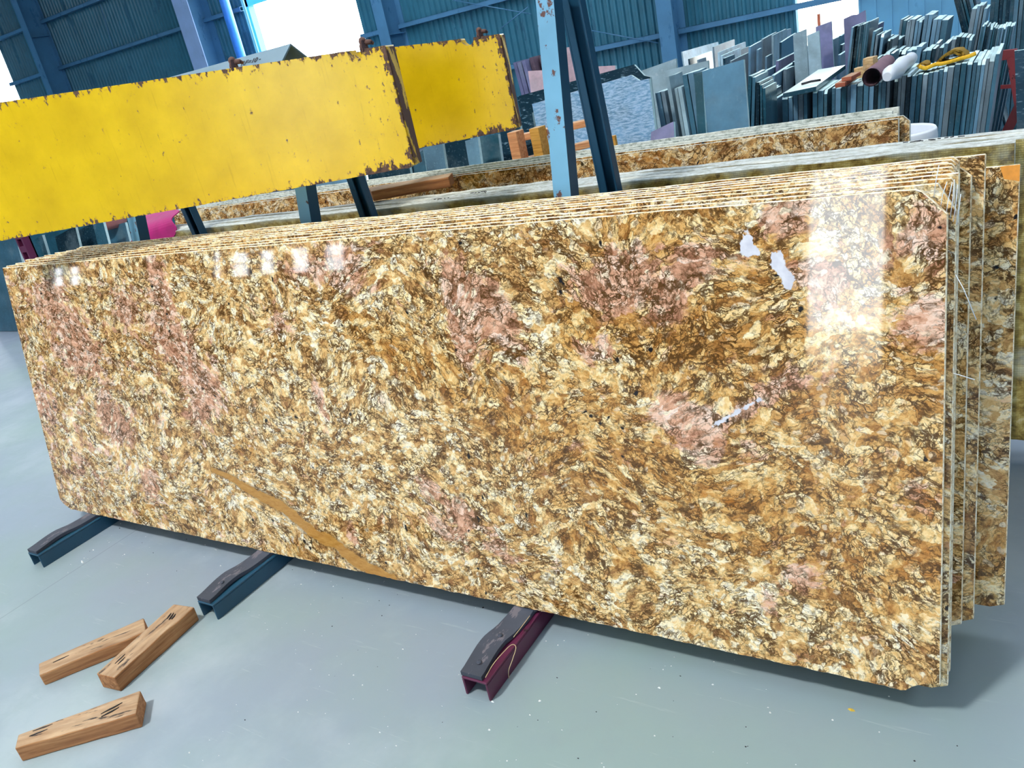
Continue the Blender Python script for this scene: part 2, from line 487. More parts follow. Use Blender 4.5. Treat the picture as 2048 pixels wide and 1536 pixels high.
M_STONE = [dark_stone('dark_teal_stone', (60, 102, 124), .2, 60, .3), dark_stone('deep_green_stone', (36, 80, 98), .12, 80, .22),
           dark_stone('blue_grey_stone', (94, 132, 158), .3, 70, .35), dark_stone('grey_stone', (114, 134, 148), .25, 50, .4),
           dark_stone('near_black_stone', (22, 48, 62), .2, 60, .15)]
M_SPECK = dark_stone('speckled_black_stone', (26, 56, 74), .75, 90, .2, (140, 178, 200), True)
M_BRUSH = dark_stone('brushed_blue_stone', (96, 142, 184), .8, 120, .4, (176, 206, 234), True, (.40, .60))
M_PLAIN = dark_stone('smooth_blue_stone', (78, 124, 154), .2, 14, .35, (150, 190, 216))
M_PALE = dark_stone('pale_grey_stone', (158, 186, 200), .3, 30, .4, (206, 220, 226))
M_PINK = dark_stone('pink_stone', (206, 176, 186), .3, 30, .45, (226, 206, 210))
M_MAUVE = dark_stone('mauve_stone', (112, 114, 154), .3, 20, .5, (150, 140, 176))
M_BROWN = dark_stone('brown_stone', (86, 70, 84), .3, 30, .5, (140, 120, 130))
M_OFFEDGE = dark_stone('dusty_stone_edge', (190, 220, 228), .5, 60, .7, (236, 242, 240))
M_GLASSY = simple('pale_green_board', srgb(226, 244, 238), .3, 0, .05)
M_SLING = simple('mustard_webbing', srgb(142, 112, 30), .85, 0, .25, 40, .2)
M_ROPE = simple('yellow_rope', srgb(224, 172, 34), .8, 0, .2, 80, .2)
M_MAGENTA = simple('magenta_sheet', srgb(168, 30, 110), .4, 0, .2, 12)
M_SALMON = simple('salmon_foam', srgb(176, 112, 110), .7, 0, .15, 12)
M_TWINE = simple('twine', srgb(200, 176, 140), .9, 0, .1)


def wood_mat(name, a, b, c, axis=0, stain=True, cracks=True):
    t = NT(name); P0 = t.obj(); rnd = t.n('ObjectInfo').outputs['Random']
    cc = t.n('CombineXYZ'); t.put(cc.inputs[0], t.math('MULTIPLY', rnd, 17.0)); t.put(cc.inputs[1], t.math('MULTIPLY', rnd, 29.0)); P = t.vmath('ADD', P0, cc.outputs[0])
    g = t.noise(t.mapping(P, sc=(.9, 14, 14)), 6, 6, .62, .4)
    col = t.ramp(g, [(.3, srgb(*a)), (.5, srgb(*b)), (.7, srgb(*c))])
    h = t.noise(t.mapping(P, sc=(1.5, 50, 50)), 4, 4, .6)
    col = t.mix(t.math('MULTIPLY', t.sstep(h, .55, .7), .45), col, srgb(*[int(q * .62) for q in a]))
    nz = t.sep(t.n('NewGeometry').outputs['Normal'])[2]
    topf = t.sstep(nz, .6, .9)
    col = t.mix(t.math('MULTIPLY', topf, .62), col, t.ramp(t.noise(t.mapping(P, sc=(2, 8, 8)), 7, 5), [(.3, srgb(142, 122, 98)), (.7, srgb(196, 178, 150))]))
    if stain:
        s_ = t.noise(t.mapping(P, sc=(4, 22, 10)), 3.2, 5, .6)
        col = t.mix(t.math('MULTIPLY', t.sstep(s_, .57, .66), topf), col, srgb(60, 50, 46))
    return t.fin(col, .75, bump=g, bstr=.25, bdist=.004)


M_WOOD = wood_mat('rough_teak', (128, 80, 46), (168, 114, 70), (192, 142, 96))
M_WOODB = wood_mat('brown_timber', (104, 62, 30), (146, 94, 50), (170, 116, 68), stain=False)
M_CRATE = wood_mat('orange_crate_wood', (180, 112, 70), (214, 150, 104), (228, 176, 130), stain=False)
M_CRATEY = wood_mat('yellow_crate_wood', (170, 116, 40), (206, 152, 66), (220, 172, 90), stain=False)
M_PALEWOOD = wood_mat('pale_sawn_wood', (170, 128, 84), (206, 170, 120), (228, 200, 160), stain=False)
M_REDWOOD = wood_mat('red_brown_wood', (140, 70, 50), (172, 92, 66), (190, 116, 88), stain=False)

# ------------------------------------------------------------------ the shed
XL, XR, YF, YB, ZT = -32.0, 14.0, -15.0, 12.9, 7.5


def structure(o): return tag(o, kind='structure')


structure(MB().box((XL, YF, -.12), (XR, YB, 0)).build('floor', M_FLOOR))
structure(MB().box((-90, -70, -.30), (70, 70, -.13)).build('ground', M_GROUND))


def wall_with_openings(name, x0, x1, y, z1, ops, depth_sign, mat):
    """corrugated sheet wall: ribs are real folds; openings (xa, xb, za, zb) are left out"""
    m = MB()
    pitch = .13
    xs = sorted(set([x0, x1] + [q for o in ops for q in o[:2]]))

    def ribs(xa, xb, za, zb):
        n = max(1, int(round((xb - xa) / pitch))); p = (xb - xa) / n
        pts = []
        for i in range(n):
            b = xa + i * p
            pts += [(b, 0), (b + .40 * p, 0), (b + .55 * p, .036), (b + .85 * p, .036)]
        pts.append((xb, 0))
        vs = []; fs = []
        for x, d in pts:
            vs += [(x, y - depth_sign * d, za), (x, y - depth_sign * d, zb)]
        for i in range(len(pts) - 1):
            fs.append((2 * i, 2 * i + 2, 2 * i + 3, 2 * i + 1))
        m.add(vs, fs)
        m.box((xa, min(y + depth_sign * .01, y + depth_sign * .05), za), (xb, max(y + depth_sign * .01, y + depth_sign * .05), zb))

    for a, b in zip(xs[:-1], xs[1:]):
        mid = (a + b) / 2; here = [o for o in ops if o[0] <= mid <= o[1]]
        if not here: ribs(a, b, 0, z1)
        else:
            o = here[0]
            if o[2] > 0: ribs(a, b, 0, o[2])
            if o[3] < z1: ribs(a, b, o[3], z1)
    return structure(m.build(name, mat))


back_ops = [(-30.5, -22.1, 0, 5.2), (-11.83, -8.61, 0, 4.8), (.10, .985, 0, 2.2)]
wall_with_openings('wall_back', XL, XR, YB, ZT, back_ops, 1, M_WALL)
front_ops = [(-28.3, -27.75, 2.3, 3.05), (-27.2, -26.6, 2.3, 3.05), (-18.75, -18.42, 2.28, 3.18), (-17.86, -17.08, 2.28, 3.07), (-16.56, -15.9, 2.3, 3.08),
             (-15.14, -14.44, 2.3, 3.08), (-13.8, -13.0, 2.3, 3.09), (-.41, .95, 0, 3.75), (5.5, 8.5, 0, 4.0)]
wall_with_openings('wall_front', XL, XR, YF, ZT, front_ops, -1, M_WALL)
structure(MB().box((XL - .1, YF, 0), (XL, YB, ZT)).build('wall_left', M_WALL))
structure(MB().box((XR, YF, 0), (XR + .1, YB, ZT)).build('wall_right', M_WALL))
structure(MB().box((XL - .1, YF - .1, ZT), (XR + .1, YB + .1, ZT + .12)).build('ceiling', M_CEIL))


def window_frame(i, x0, x1, z0, z1, y, bars):
    m = MB(); w = .04
    m.box((x0, y - .03, z0), (x0 + w, y + .03, z1)); m.box((x1 - w, y - .03, z0), (x1, y + .03, z1))
    m.box((x0, y - .03, z0), (x1, y + .03, z0 + w)); m.box((x0, y - .03, z1 - w), (x1, y + .03, z1))
    for b in bars: m.box((x0, y - .025, b - .02), (x1, y + .025, b + .02))
    structure(m.build('window_%d' % i, M_COLUMN))


for i, o in enumerate(front_ops[:7]):
    window_frame(i + 1, o[0], o[1], o[2], o[3], YF, [o[2] + (o[3] - o[2]) * .55])


def emis(name, c, s):
    m = bpy.data.materials.new(name); m.use_nodes = True; t = m.node_tree; t.nodes.clear()
    e = t.nodes.new('ShaderNodeEmission'); e.inputs[0].default_value = c; e.inputs[1].default_value = s
    o = t.nodes.new('ShaderNodeOutputMaterial'); t.links.new(e.outputs[0], o.inputs[0]); return m


# unseen translucent roof sheets, made to glow to light the shed
M_SKYL = emis('translucent_roof_sheet', (.86, .94, 1, 1), 3.0)
M_SKYD = emis('dim_roof_sheet', (.86, .94, 1, 1), 1.4)  # weaker glow, set to keep the far left wall dark
M_SKYB = emis('back_fill_roof_sheet', (.88, .95, 1, 1), 7.0)  # stronger glow, added to brighten the heap and back wall
M_SKYK = emis('key_light_panel', (1, .97, .90, 1), 330.0)  # unseen key panel, placed to cast the slab's floor shadow
k = 8  # added glow panels, numbered on after the real windows
for x0, x1, y0, y1 in ((-24, -21.6, -11, 10), (-15, -12.6, -11, 10), (-7, -4.6, -11, 2.9), (1.2, 3.6, -2, 2.9), (1.0, 3.4, -12, -6), (8, 10.4, -11, 10)):
    structure(MB().box((x0, y0, ZT - .03), (x1, y1, ZT - .01)).build('window_%d' % k, M_SKYD if x0 < -10 else M_SKYL)); k += 1
for x0, x1, y0, y1 in ((-7, -4.6, 3, 11), (1.2, 3.6, 3, 11)):
    structure(MB().box((x0, y0, ZT - .03), (x1, y1, ZT - .01)).build('window_%d' % k, M_SKYB)); k += 1
structure(MB().box((-.05, -4.05, ZT - .04), (.75, -3.25, ZT - .02)).build('window_%d' % k, M_SKYK))

# columns (I sections), rails of the wall, pipe beside the door, frame seen through the door
ci = 1
for cx, lt in ((-25.1, 0), (-19.45, 0), (-13.15, 1), (-7.6, 0), (-1.83, 0), (3.9, 0), (9.6, 0)):
    m = MB(); hw = .25 if lt else .13
    m.box((cx - hw, YB - .62, 0), (cx + hw, YB - .60, ZT), 1 if lt else 0)
    m.box((cx - hw, YB - .06, 0), (cx + hw, YB - .04, ZT))
    m.box((cx - .012, YB - .60, 0), (cx + .012, YB - .06, ZT))
    for z in (2.25, 4.4): m.box((cx - hw + .01, YB - .60, z), (cx + hw - .01, YB - .06, z + .02))
    structure(m.build('trim_%d' % ci, [M_COLUMN, M_COLLIGHT])); ci += 1
# lighter ribbed sheet right of the small doorway
m = MB(); m.box((1.0, YB - .065, 0), (3.7, YB - .055, ZT))
for i in range(13): m.box((1.0 + i * .215, YB - .085, 0), (1.03 + i * .215, YB - .065, ZT))
structure(m.build('trim_%d' % ci, painted_metal('light_blue_sheet', (104, 166, 204), (90, 150, 190), .6, .35, 3, (1, 1, .3), .08))); ci += 1
cols = [XL, -25.1, -19.45, -13.15, -7.6, -1.83, 3.9, 9.6, XR]
for z in (1.2, 2.38, 3.57, 4.76):
    for a, b in zip(cols[:-1], cols[1:]):
        segs = [(a + .02, b - .02)]
        for o in back_ops:
            if o[2] <= z <= o[3] and z > 1.5:
                segs = [s for q in segs for s in ((q[0], min(q[1], o[0])), (max(q[0], o[1]), q[1])) if s[1] - s[0] > .05]
        for s in segs:
            m = MB().box((s[0], YB - .14, z - .045), (s[1], YB - .135, z + .045)).box((s[0], YB - .14, z + .04), (s[1], YB - .03, z + .045)).box((s[0], YB - .14, z - .045), (s[1], YB - .03, z - .04))
            structure(m.build('trim_%d' % ci, M_COLUMN)); ci += 1
for a, b, Y in (((200, 8), (227, 97), YB - .12), ((905, 0), (1062, 28), YB - .2), ((1000, 58), (1056, 14), YB - .2), ((1178, 60), (1316, 86), YB - .2)):
    structure(MB().tube([on_y(a[0], a[1], Y), on_y(b[0], b[1], Y)], .010, 6).build('trim_%d' % ci, M_COLUMN)); ci += 1
tag(MB().tube([(-11.72, YB - .62, 0), (-11.72, YB - .62, 6.9)], .105, 20).build('downpipe', M_BRIGHTBLUE), 'bright blue vertical pipe standing just left of the wide open doorway', 'pipe')
g = MB()
for x in (-14.12, -9.0): g.box((x - .09, YB + 2.2, -.13), (x + .09, YB + 2.4, 4.1))
g.box((-14.21, YB + 2.2, 3.92), (-8.9, YB + 2.4, 4.1))
tag(g.build('gate_frame', M_BRIGHTBLUE), 'light blue steel gate frame standing in the glare outside the wide doorway', 'frame')

# ------------------------------------------------------------------ slabs


def cat_rom(P, k=8):
    P = [np.array(p, float) for p in P]; P = [2 * P[0] - P[1]] + P + [2 * P[-1] - P[-2]]; out = []
    for i in range(1, len(P) - 2):
        for t in np.linspace(0, 1, k, endpoint=False):
            a, b, c, d = P[i - 1:i + 3]
            out.append(.5 * ((2 * b) + (c - a) * t + (2 * a - 5 * b + 4 * c - d) * t * t + (3 * b - a - 3 * c + d) * t ** 3))
    out.append(P[-2]); return out


def wob(u, s, k, seed):
    return k * (mnoise.noise(Vector((u * s, seed * 7.3, 0))) + .6 * mnoise.noise(Vector((u * s * 3.1, seed * 3.7, 5))))


def grid_solid(us, bot, top, nrow, thick, mats, attr=None, bev=.0018):
    """solid with a gridded front face at y=0 (slot 0), plain back (slot 2) and sides (slot 1); the top and right arrises are eased"""
    if bev: us = sorted(set([u for u in us if u < us[-1] - bev * 1.2] + [us[-1] - bev, us[-1]]))
    n = len(us); vs = []; fs = []; mi = []
    nrow0 = nrow; nrow = nrow + (1 if bev else 0)
    for i, u in enumerate(us):
        b, tp = bot(u), top(u); last = bev and i == n - 1
        for j in range(nrow0 + 1): vs.append((u, bev if last else 0.0, b + (tp - bev - b) * j / nrow0))
        if bev: vs.append((u, bev, tp))
    R1 = nrow + 1
    for i in range(n - 1):
        for j in range(nrow):
            fs.append((i * R1 + j, (i + 1) * R1 + j, (i + 1) * R1 + j + 1, i * R1 + j + 1)); mi.append(1 if bev and (j == nrow - 1 or i == n - 2) else 0)
    o = len(vs)
    for u in us: vs += [(u, thick, bot(u)), (u, thick, top(u))]
    for i in range(n - 1):
        a, b = o + 2 * i, o + 2 * i + 2
        fs.append((a, a + 1, b + 1, b)); mi.append(2)
        fs.append((i * R1, a, b, (i + 1) * R1)); mi.append(1)
        fs.append((i * R1 + nrow, (i + 1) * R1 + nrow, b + 1, a + 1)); mi.append(1)
    fs.append([j for j in range(R1)] + [o + 1, o]); mi.append(1)
    e = (n - 1) * R1
    fs.append([e + j for j in reversed(range(R1))] + [o + 2 * n - 2, o + 2 * n - 1]); mi.append(1)
    me = bpy.data.meshes.new('grid')
    me.from_pydata(vs, [], fs)
    for m in mats: me.materials.append(m)
    me.polygons.foreach_set('material_index', mi)
    if attr:
        for nm, fn in attr.items():
            at = me.attributes.new(nm, 'FLOAT_COLOR', 'POINT')
            at.data.foreach_set('color', fn(np.array(vs)).astype(np.float32).ravel())
    bm = bmesh.new(); bm.from_mesh(me); bmesh.ops.recalc_face_normals(bm, faces=bm.faces); bm.to_mesh(me); bm.free()
    me.update()
    return me


def frange(a, b, st):
    n = max(1, int(round((b - a) / st))); return [a + (b - a) * i / n for i in range(n + 1)]


# where the colours of the front slab lie: (px, py, radius along, radius across, angle, weight), measured on the slab
PINK = [(100, 600, .10, .06, 0, .8), (312, 555, .035, .085, 12, 1.0), (150, 690, .13, .10, -30, .7), (225, 840, .085, .07, -60, .95), (350, 690, .15, .085, -45, .75), (300, 965, .05, .05, 0, .8), (90, 810, .06, .08, 0, .5),
        (640, 800, .02, .06, 10, .9), (640, 520, .16, .06, 10, .5), (700, 560, .08, .05, 0, .4), (930, 600, .05, .11, 15, .8), (1000, 640, .05, .09, 20, .7), (920, 680, .03, .09, 15, .7), (1230, 560, .11, .06, 20, .85), (1330, 610, .06, .05, 0, .6),
        (1360, 840, .055, .045, -20, 1.2), (1412, 870, .04, .055, 0, 1.1), (925, 1030, .05, .04, -20, 1.0), (880, 1055, .07, .025, -30, .8), (1000, 1100, .06, .03, -30, .6), (1530, 795, .10, .018, 33, .9), (1850, 650, .05, .05, 30, .8),
        (1390, 520, .05, .035, 25, .8), (1560, 430, .05, .05, 0, .7), (1650, 560, .06, .05, 0, .6), (1870, 420, .05, .06, 0, .6), (1830, 480, .05, .03, 0, .6), (1190, 700, .05, .03, 10, .6), (560, 640, .05, .05, 0, .4), (860, 980, .04, .04, 0, .5), (700, 1060, .03, .04, 0, .6), (410, 800, .06, .12, -40, .55), (250, 620, .07, .07, 0, .45), (1600, 1150, .04, .03, 0, .6), (1500, 900, .035, .03, 0, .5), (1540, 1200, .03, .03, 0, .5), (1850, 1000, .03, .04, 0, .5)]
GOLD = [(720, 650, .10, .05, -35, .7), (1000, 800, .30, .10, -22, .75), (1250, 920, .32, .10, -20, .8), (1560, 1000, .3, .08, -12, .85), (1700, 1150, .2, .07, -12, .6), (490, 900, .05, .04, -20, 1.0), (1150, 640, .10, .10, 0, .35), (1700, 760, .2, .12, 20, .6), (1350, 700, .22, .10, -25, .55), (1500, 560, .12, .1, 0, .5), (1830, 780, .08, .12, 0, .6), (1800, 1000, .12, .1, 0, .6), (400, 870, .06, .03, -40, .8), (1250, 750, .10, .02, -8, .8), (590, 1100, .03, .03, 0, .9), (90, 880, .06, .06, 0, .5), (800, 720, .1, .05, -30, .5), (1200, 1080, .15, .05, -12, .5), (1300, 450, .15, .06, 0, .45)]
LIGHT = [(250, 930, .22, .10, -25, .6), (480, 1000, .18, .06, -22, .6), (1330, 800, .13, .06, -15, .6), (1150, 690, .10, .06, -30, .5), (1700, 640, .18, .08, 10, .6), (1480, 1200, .3, .06, -12, .4), (140, 860, .06, .10, 0, .5), (720, 1000, .1, .04, -40, .3), (1000, 740, .06, .03, -20, .4), (1560, 850, .2, .05, 0, .3), (330, 780, .05, .05, 0, .3), (1180, 740, .08, .03, -10, .5),
         (1400, 700, .22, .08, -25, -.8), (1180, 560, .12, .07, 0, -.35), (770, 1040, .05, .05, -40, -.8), (1090, 480, .06, .03, 0, -.7), (620, 930, .2, .06, -40, -.25), (1450, 640, .12, .05, 20, -.5), (1250, 1120, .2, .04, -12, -.3), (1100, 950, .3, .05, -20, -.25), (960, 560, .2, .06, -15, -.35), (1000, 900, .2, .05, -20, -.2)]
BLACKS = [(990, 735, .16, .02, -22, 1), (1200, 850, .14, .02, -28, 1), (1380, 940, .10, .03, -25, 1.2), (1300, 890, .1, .03, -25, 1)]
VEIN = [(425, 940), (455, 952), (490, 975), (525, 995), (560, 1010), (592, 1036), (620, 1060), (640, 1076), (664, 1082), (690, 1105), (720, 1128), (750, 1143), (785, 1160)]
VEINB = [(640, 1068), (668, 1074), (700, 1100), (730, 1124), (760, 1140), (790, 1156)]
VEIN2 = [(1425, 850), (1450, 838), (1490, 815), (1530, 795)]
WHITE = [[(1488, 452), (1503, 470), (1512, 495), (1524, 508), (1495, 516), (1478, 500), (1484, 478)], [(1545, 502), (1562, 500), (1568, 520), (1588, 555), (1592, 575), (1570, 580), (1562, 556), (1540, 530)]]


def gsum(U, V, lst):
    r = np.zeros_like(U)
    for px, py, a, b, ang, w in lst:
        u0, v0 = slab_uv(px, py); c, s = math.cos(rad(ang)), math.sin(rad(ang))
        du, dv = U - u0, V - v0
        r += w * np.exp(-(((du * c + dv * s) / a) ** 2 + ((-du * s + dv * c) / b) ** 2))
    return r


def seg_dist(U, V, pts):
    d = np.full_like(U, 9.0)
    for (x0, y0), (x1, y1) in zip(pts[:-1], pts[1:]):
        dx, dy = x1 - x0, y1 - y0; t = np.clip(((U - x0) * dx + (V - y0) * dy) / (dx * dx + dy * dy), 0, 1)
        d = np.minimum(d, np.hypot(U - x0 - t * dx, V - y0 - t * dy))
    return d


def fa(P):
    U, V = P[:, 0], P[:, 2]; o = np.ones((len(U), 4))
    o[:, 0] = np.clip(gsum(U, V, PINK) + .20 * np.clip(1 - U / 1.5, 0, 1) + .06, 0, 1.3); o[:, 1] = np.clip(gsum(U, V, GOLD) + .10 + .22 * np.clip((U - 1.4) / 1.2, 0, 1), 0, 1.2); o[:, 2] = .5 + .5 * np.clip(gsum(U, V, LIGHT), -1, 1)
    return o


def fb(P):
    U, V = P[:, 0], P[:, 2]; o = np.ones((len(U), 4))
    vp = [slab_uv(*q) for q in VEIN]; d = seg_dist(U, V, vp)
    wd = .010 + .012 * np.clip((U - vp[0][0]) / .3, 0, 1)
    a = np.clip(1 - .25 * d / wd, 0, 1)
    db = seg_dist(U, V, [slab_uv(*q) for q in VEINB]); a = np.maximum(a, np.clip(.70 - .2 * np.abs(db - .004) / .010, 0, 1) * (db < .1))
    o[:, 0] = np.where(d < .1, a, 0)
    w = np.zeros_like(U)
    for poly in WHITE:
        pp = np.array([slab_uv(*q) for q in poly]); inside = np.zeros(len(U), bool); j = len(pp) - 1
        for i in range(len(pp)):
            ci_ = ((pp[i, 1] > V) != (pp[j, 1] > V)) & (U < (pp[j, 0] - pp[i, 0]) * (V - pp[i, 1]) / (pp[j, 1] - pp[i, 1] + 1e-9) + pp[i, 0]); inside ^= ci_; j = i
        dd = seg_dist(U, V, [tuple(q) for q in pp] + [tuple(pp[0])])
        w = np.maximum(w, np.clip(.5 + np.where(inside, dd, -dd) / .03, 0, 1))
    dv = seg_dist(U, V, [slab_uv(*q) for q in VEIN2]); w = np.maximum(w, np.clip(.62 - dv / .03, 0, 1))
    o[:, 1] = w; o[:, 2] = np.clip(gsum(U, V, BLACKS), 0, 1)
    return o


def chamfer_fn(x_end, pts):
    xs = [p[0] for p in pts]; ys = [p[1] for p in pts]
    return lambda u: float(np.interp(u, xs, ys))


A_GROUP = 'granite slabs of the front stack'
T_SL = .0160
dirN = Vector((0, math.cos(LEAN), -math.sin(LEAN)))

us = sorted(set(frange(0, 3.25, .0102) + [3.19, 3.21, 3.2495]))
b0 = lambda u: float(np.interp(u, [0, .004, .03, .07, 3.15, 3.185, 3.2, 3.23, 3.25], [.035, .03, .012, 0, 0, -.002, .012, .028, .03])) + abs(wob(u, 26, .0045, 1)) + .0015
t0 = lambda u: float(np.interp(u, [0, 3.205, 3.25], [1.0, 1.0, .953])) + wob(u, 9, .0012, 2)
me = grid_solid(us, b0, t0, 96, T_SL, [M_FRONT, M_EDGE, M_BACK], {'feat_a': fa, 'feat_b': fb})
fs_ = new_obj('granite_slab', me, None, (0, 0, H0), (-LEAN, 0, 0))
tag(fs_, 'front polished gold granite slab with pink patches and brown vein', 'stone slab', A_GROUP)

# the slabs behind it: (offset, u left, u right, top v, chamfer width, chamfer depth, label)
STACK = [(.0215, -.012, 3.262, 1.006, .030, .050, 'second gold granite slab, white fibres at its clipped corner behind the front slab'),
         (.0430, .018, 3.257, 1.0125, .006, .010, 'third gold granite slab counted from the front of the leaning stack'),
         (.0645, .054, 3.262, 1.020, .002, .003, 'fourth gold granite slab from the front, square corner and olive right margin'),
         (.0860, .089, 3.255, 1.025, .010, .010, 'fifth gold granite slab from the front of the leaning stack'),
         (.1075, .116, 3.252, 1.030, .006, .008, 'sixth gold granite slab from the front of the leaning stack'),
         (.1290, .157, 3.250, 1.035, .006, .008, 'seventh gold granite slab from the front of the leaning stack'),
         (.1505, .20, 3.255, 1.039, .02, .02, 'eighth gold granite slab from the front of the leaning stack'),
         (.1720, .24, 3.250, 1.043, .01, .01, 'ninth gold granite slab from the front of the leaning stack'),
         (.1935, .22, 3.252, 1.047, .01, .01, 'tenth gold granite slab from the front of the leaning stack'),
         (.2150, .26, 3.272, 1.024, .020, .018, 'gold granite slab with clipped corner showing narrow strip right of the front slabs'),
         (.2365, .24, 3.2935, 1.045, .002, .002, 'tall pinkish granite slab, second last at the right end of the front stack'),
         (.3050, .30, 3.349, 1.018, .002, .002, 'rearmost slab of front stack with orange corner and wide shaded margin')]
for i, (off, ul, ur, vt, cw, cd, lab) in enumerate(STACK):
    us2 = sorted(set(frange(ul, ur, .028) + [ur - cw]))
    foot = off * math.tan(LEAN)          # all of them stand on the pads
    bb = (lambda foot, i, ul, ur: (lambda u: foot + abs(wob(u, 22, .005, i + 3)) + .0015 + .012 * max(0, 1 - (ur - u) / .03)))(foot, i, ul, ur)
    tt = (lambda vt, ur, cw, cd, i: (lambda u: vt + wob(u, 8, .0016, i + 20) - cd * max(0, 1 - (ur - u) / cw) - .0 * u))(vt, ur, cw, cd, i)
    o = new_obj('granite_slab', grid_solid(us2, bb, tt, 1, T_SL, [M_GRAN, M_EDGE, M_BACK]), None, tuple(Vector((0, 0, H0)) + dirN * off), (-LEAN, 0, 0))
    tag(o, lab, 'stone slab', A_GROUP)
    if i == 0:
        m = MB()
        for q in ((3.226, 1.012), (3.236, .985), (3.245, .975), (3.252, .975), (3.257, .968), (3.262, .962)):
            p0 = Vector((q[0], -.001, q[1] - .03)); m.tube([p0, p0 + Vector((.004, -.006, .03)), p0 + Vector((.006 + random.random() * .008, -.012, .05 + random.random() * .03))], .0007, 5)
        m.tube([(3.262, -.001, .845), (3.275, -.004, .82), (3.296, -.008, .765)], .0008, 5)
        m.tube([(3.262, -.001, .665), (3.28, -.004, .66), (3.296, -.006, .655)], .0007, 5)
        m.build('fibre_fringe', M_FIBRE, o)['label'] = 'white glass fibre strands'
    if lab.startswith('rearmost'):
        us3 = frange(3.312, 3.3485, .003)
        f2 = lambda u: 1.0175 - .022 - .006 * math.sin((u - 3.31) * 90)
        q = MB().prism([(3.315, 1.017), (3.3485, 1.017), (3.3485, .985), (3.338, .988), (3.322, .992)], 'y', -.0006, .0005)
        q.build('rust_patch', simple('orange_resin', srgb(224, 146, 40), .3, 0, .12, 60), o)['label'] = 'orange resin patch at the corner'

# back-to-back stack leaning the other way on the racks
B_GROUP = 'netted slabs leaning on the back of the racks'
for i in range(5):
    ul, ur = (-.05, 3.33) if i == 0 else (-.10 - .03 * i, 3.72 + .02 * i)
    vt = (.93, .932, .936, .934, .938)[i]
    tiltb = rad(10)
    us2 = frange(ul, ur, .03)
    bb = (lambda i: (lambda u: abs(wob(u, 22, .005, i + 43)) + .0015))(i)
    tt = (lambda vt, i, ul: (lambda u: vt + wob(u, 5, .004, i + 60) - .0062 * max(0, u - 2.0) - .045 * max(0, 1 - (u - ul) / .12)))(vt, i, ul)
    # each next slab stands a little further out at the foot
    o = new_obj('granite_slab', grid_solid(us2, bb, tt, 1, T_SL, [M_BACK, M_EDGE_B, M_GRAN]), None, (0, 1.085 + i * .0225 / math.cos(tiltb), H0), (tiltb, 0, 0))
    tag(o, ('olive netted back of slab nearest the dark rack legs, ending at far right', 'second slab behind the olive netted one, grey resin top edge', 'third slab behind the olive netted one, grey resin top edge', 'fourth slab behind the olive netted one, grey resin top edge', 'outermost slab of netted stack, brown wooden block resting above')[i], 'stone slab', B_GROUP)

# next stack beyond, polished faces towards us again
C_GROUP = 'brown gold slabs of the stack beyond the racks'
cl = float(on_y(345, 424, 1.5)[0])
for i, (dz, ur, lab) in enumerate(((0, 3.002, 'brown gold polished slab standing behind the wooden block and rack legs'), (.003, 3.03, 'slab with clipped corner just behind the brown gold polished one'), (.007, 2.99, 'third slab of the far gold stack, white resin top edge'), (.010, 2.97, 'fourth slab of the far gold stack, green grey top edge'), (.017, 2.985, 'rearmost tallest slab of the far gold stack, pale grey top edge'))):
    us2 = sorted(set(frange(cl - .02 * i, ur, .03) + [ur - .02]))
    bb = (lambda i, f: (lambda u: f + abs(wob(u, 22, .004, i + 83)) + .0015))(i, i * .034 * math.tan(LEAN))
    tt = (lambda dz, i, ur: (lambda u: .928 + dz + i * .034 * math.tan(LEAN) + wob(u, 5, .002, i + 90) - .02 * max(0, 1 - (ur - u) / .02) * (i == 1)))(dz, i, ur)
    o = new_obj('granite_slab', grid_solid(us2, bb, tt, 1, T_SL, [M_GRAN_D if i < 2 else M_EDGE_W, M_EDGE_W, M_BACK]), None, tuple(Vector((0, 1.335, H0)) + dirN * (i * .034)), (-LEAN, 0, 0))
    tag(o, lab, 'stone slab', C_GROUP)

SLABS_C = [o_ for o_ in COL.objects if o_.get('group') == C_GROUP]
SLABS_B = [o_ for o_ in COL.objects if o_.get('group') == B_GROUP]

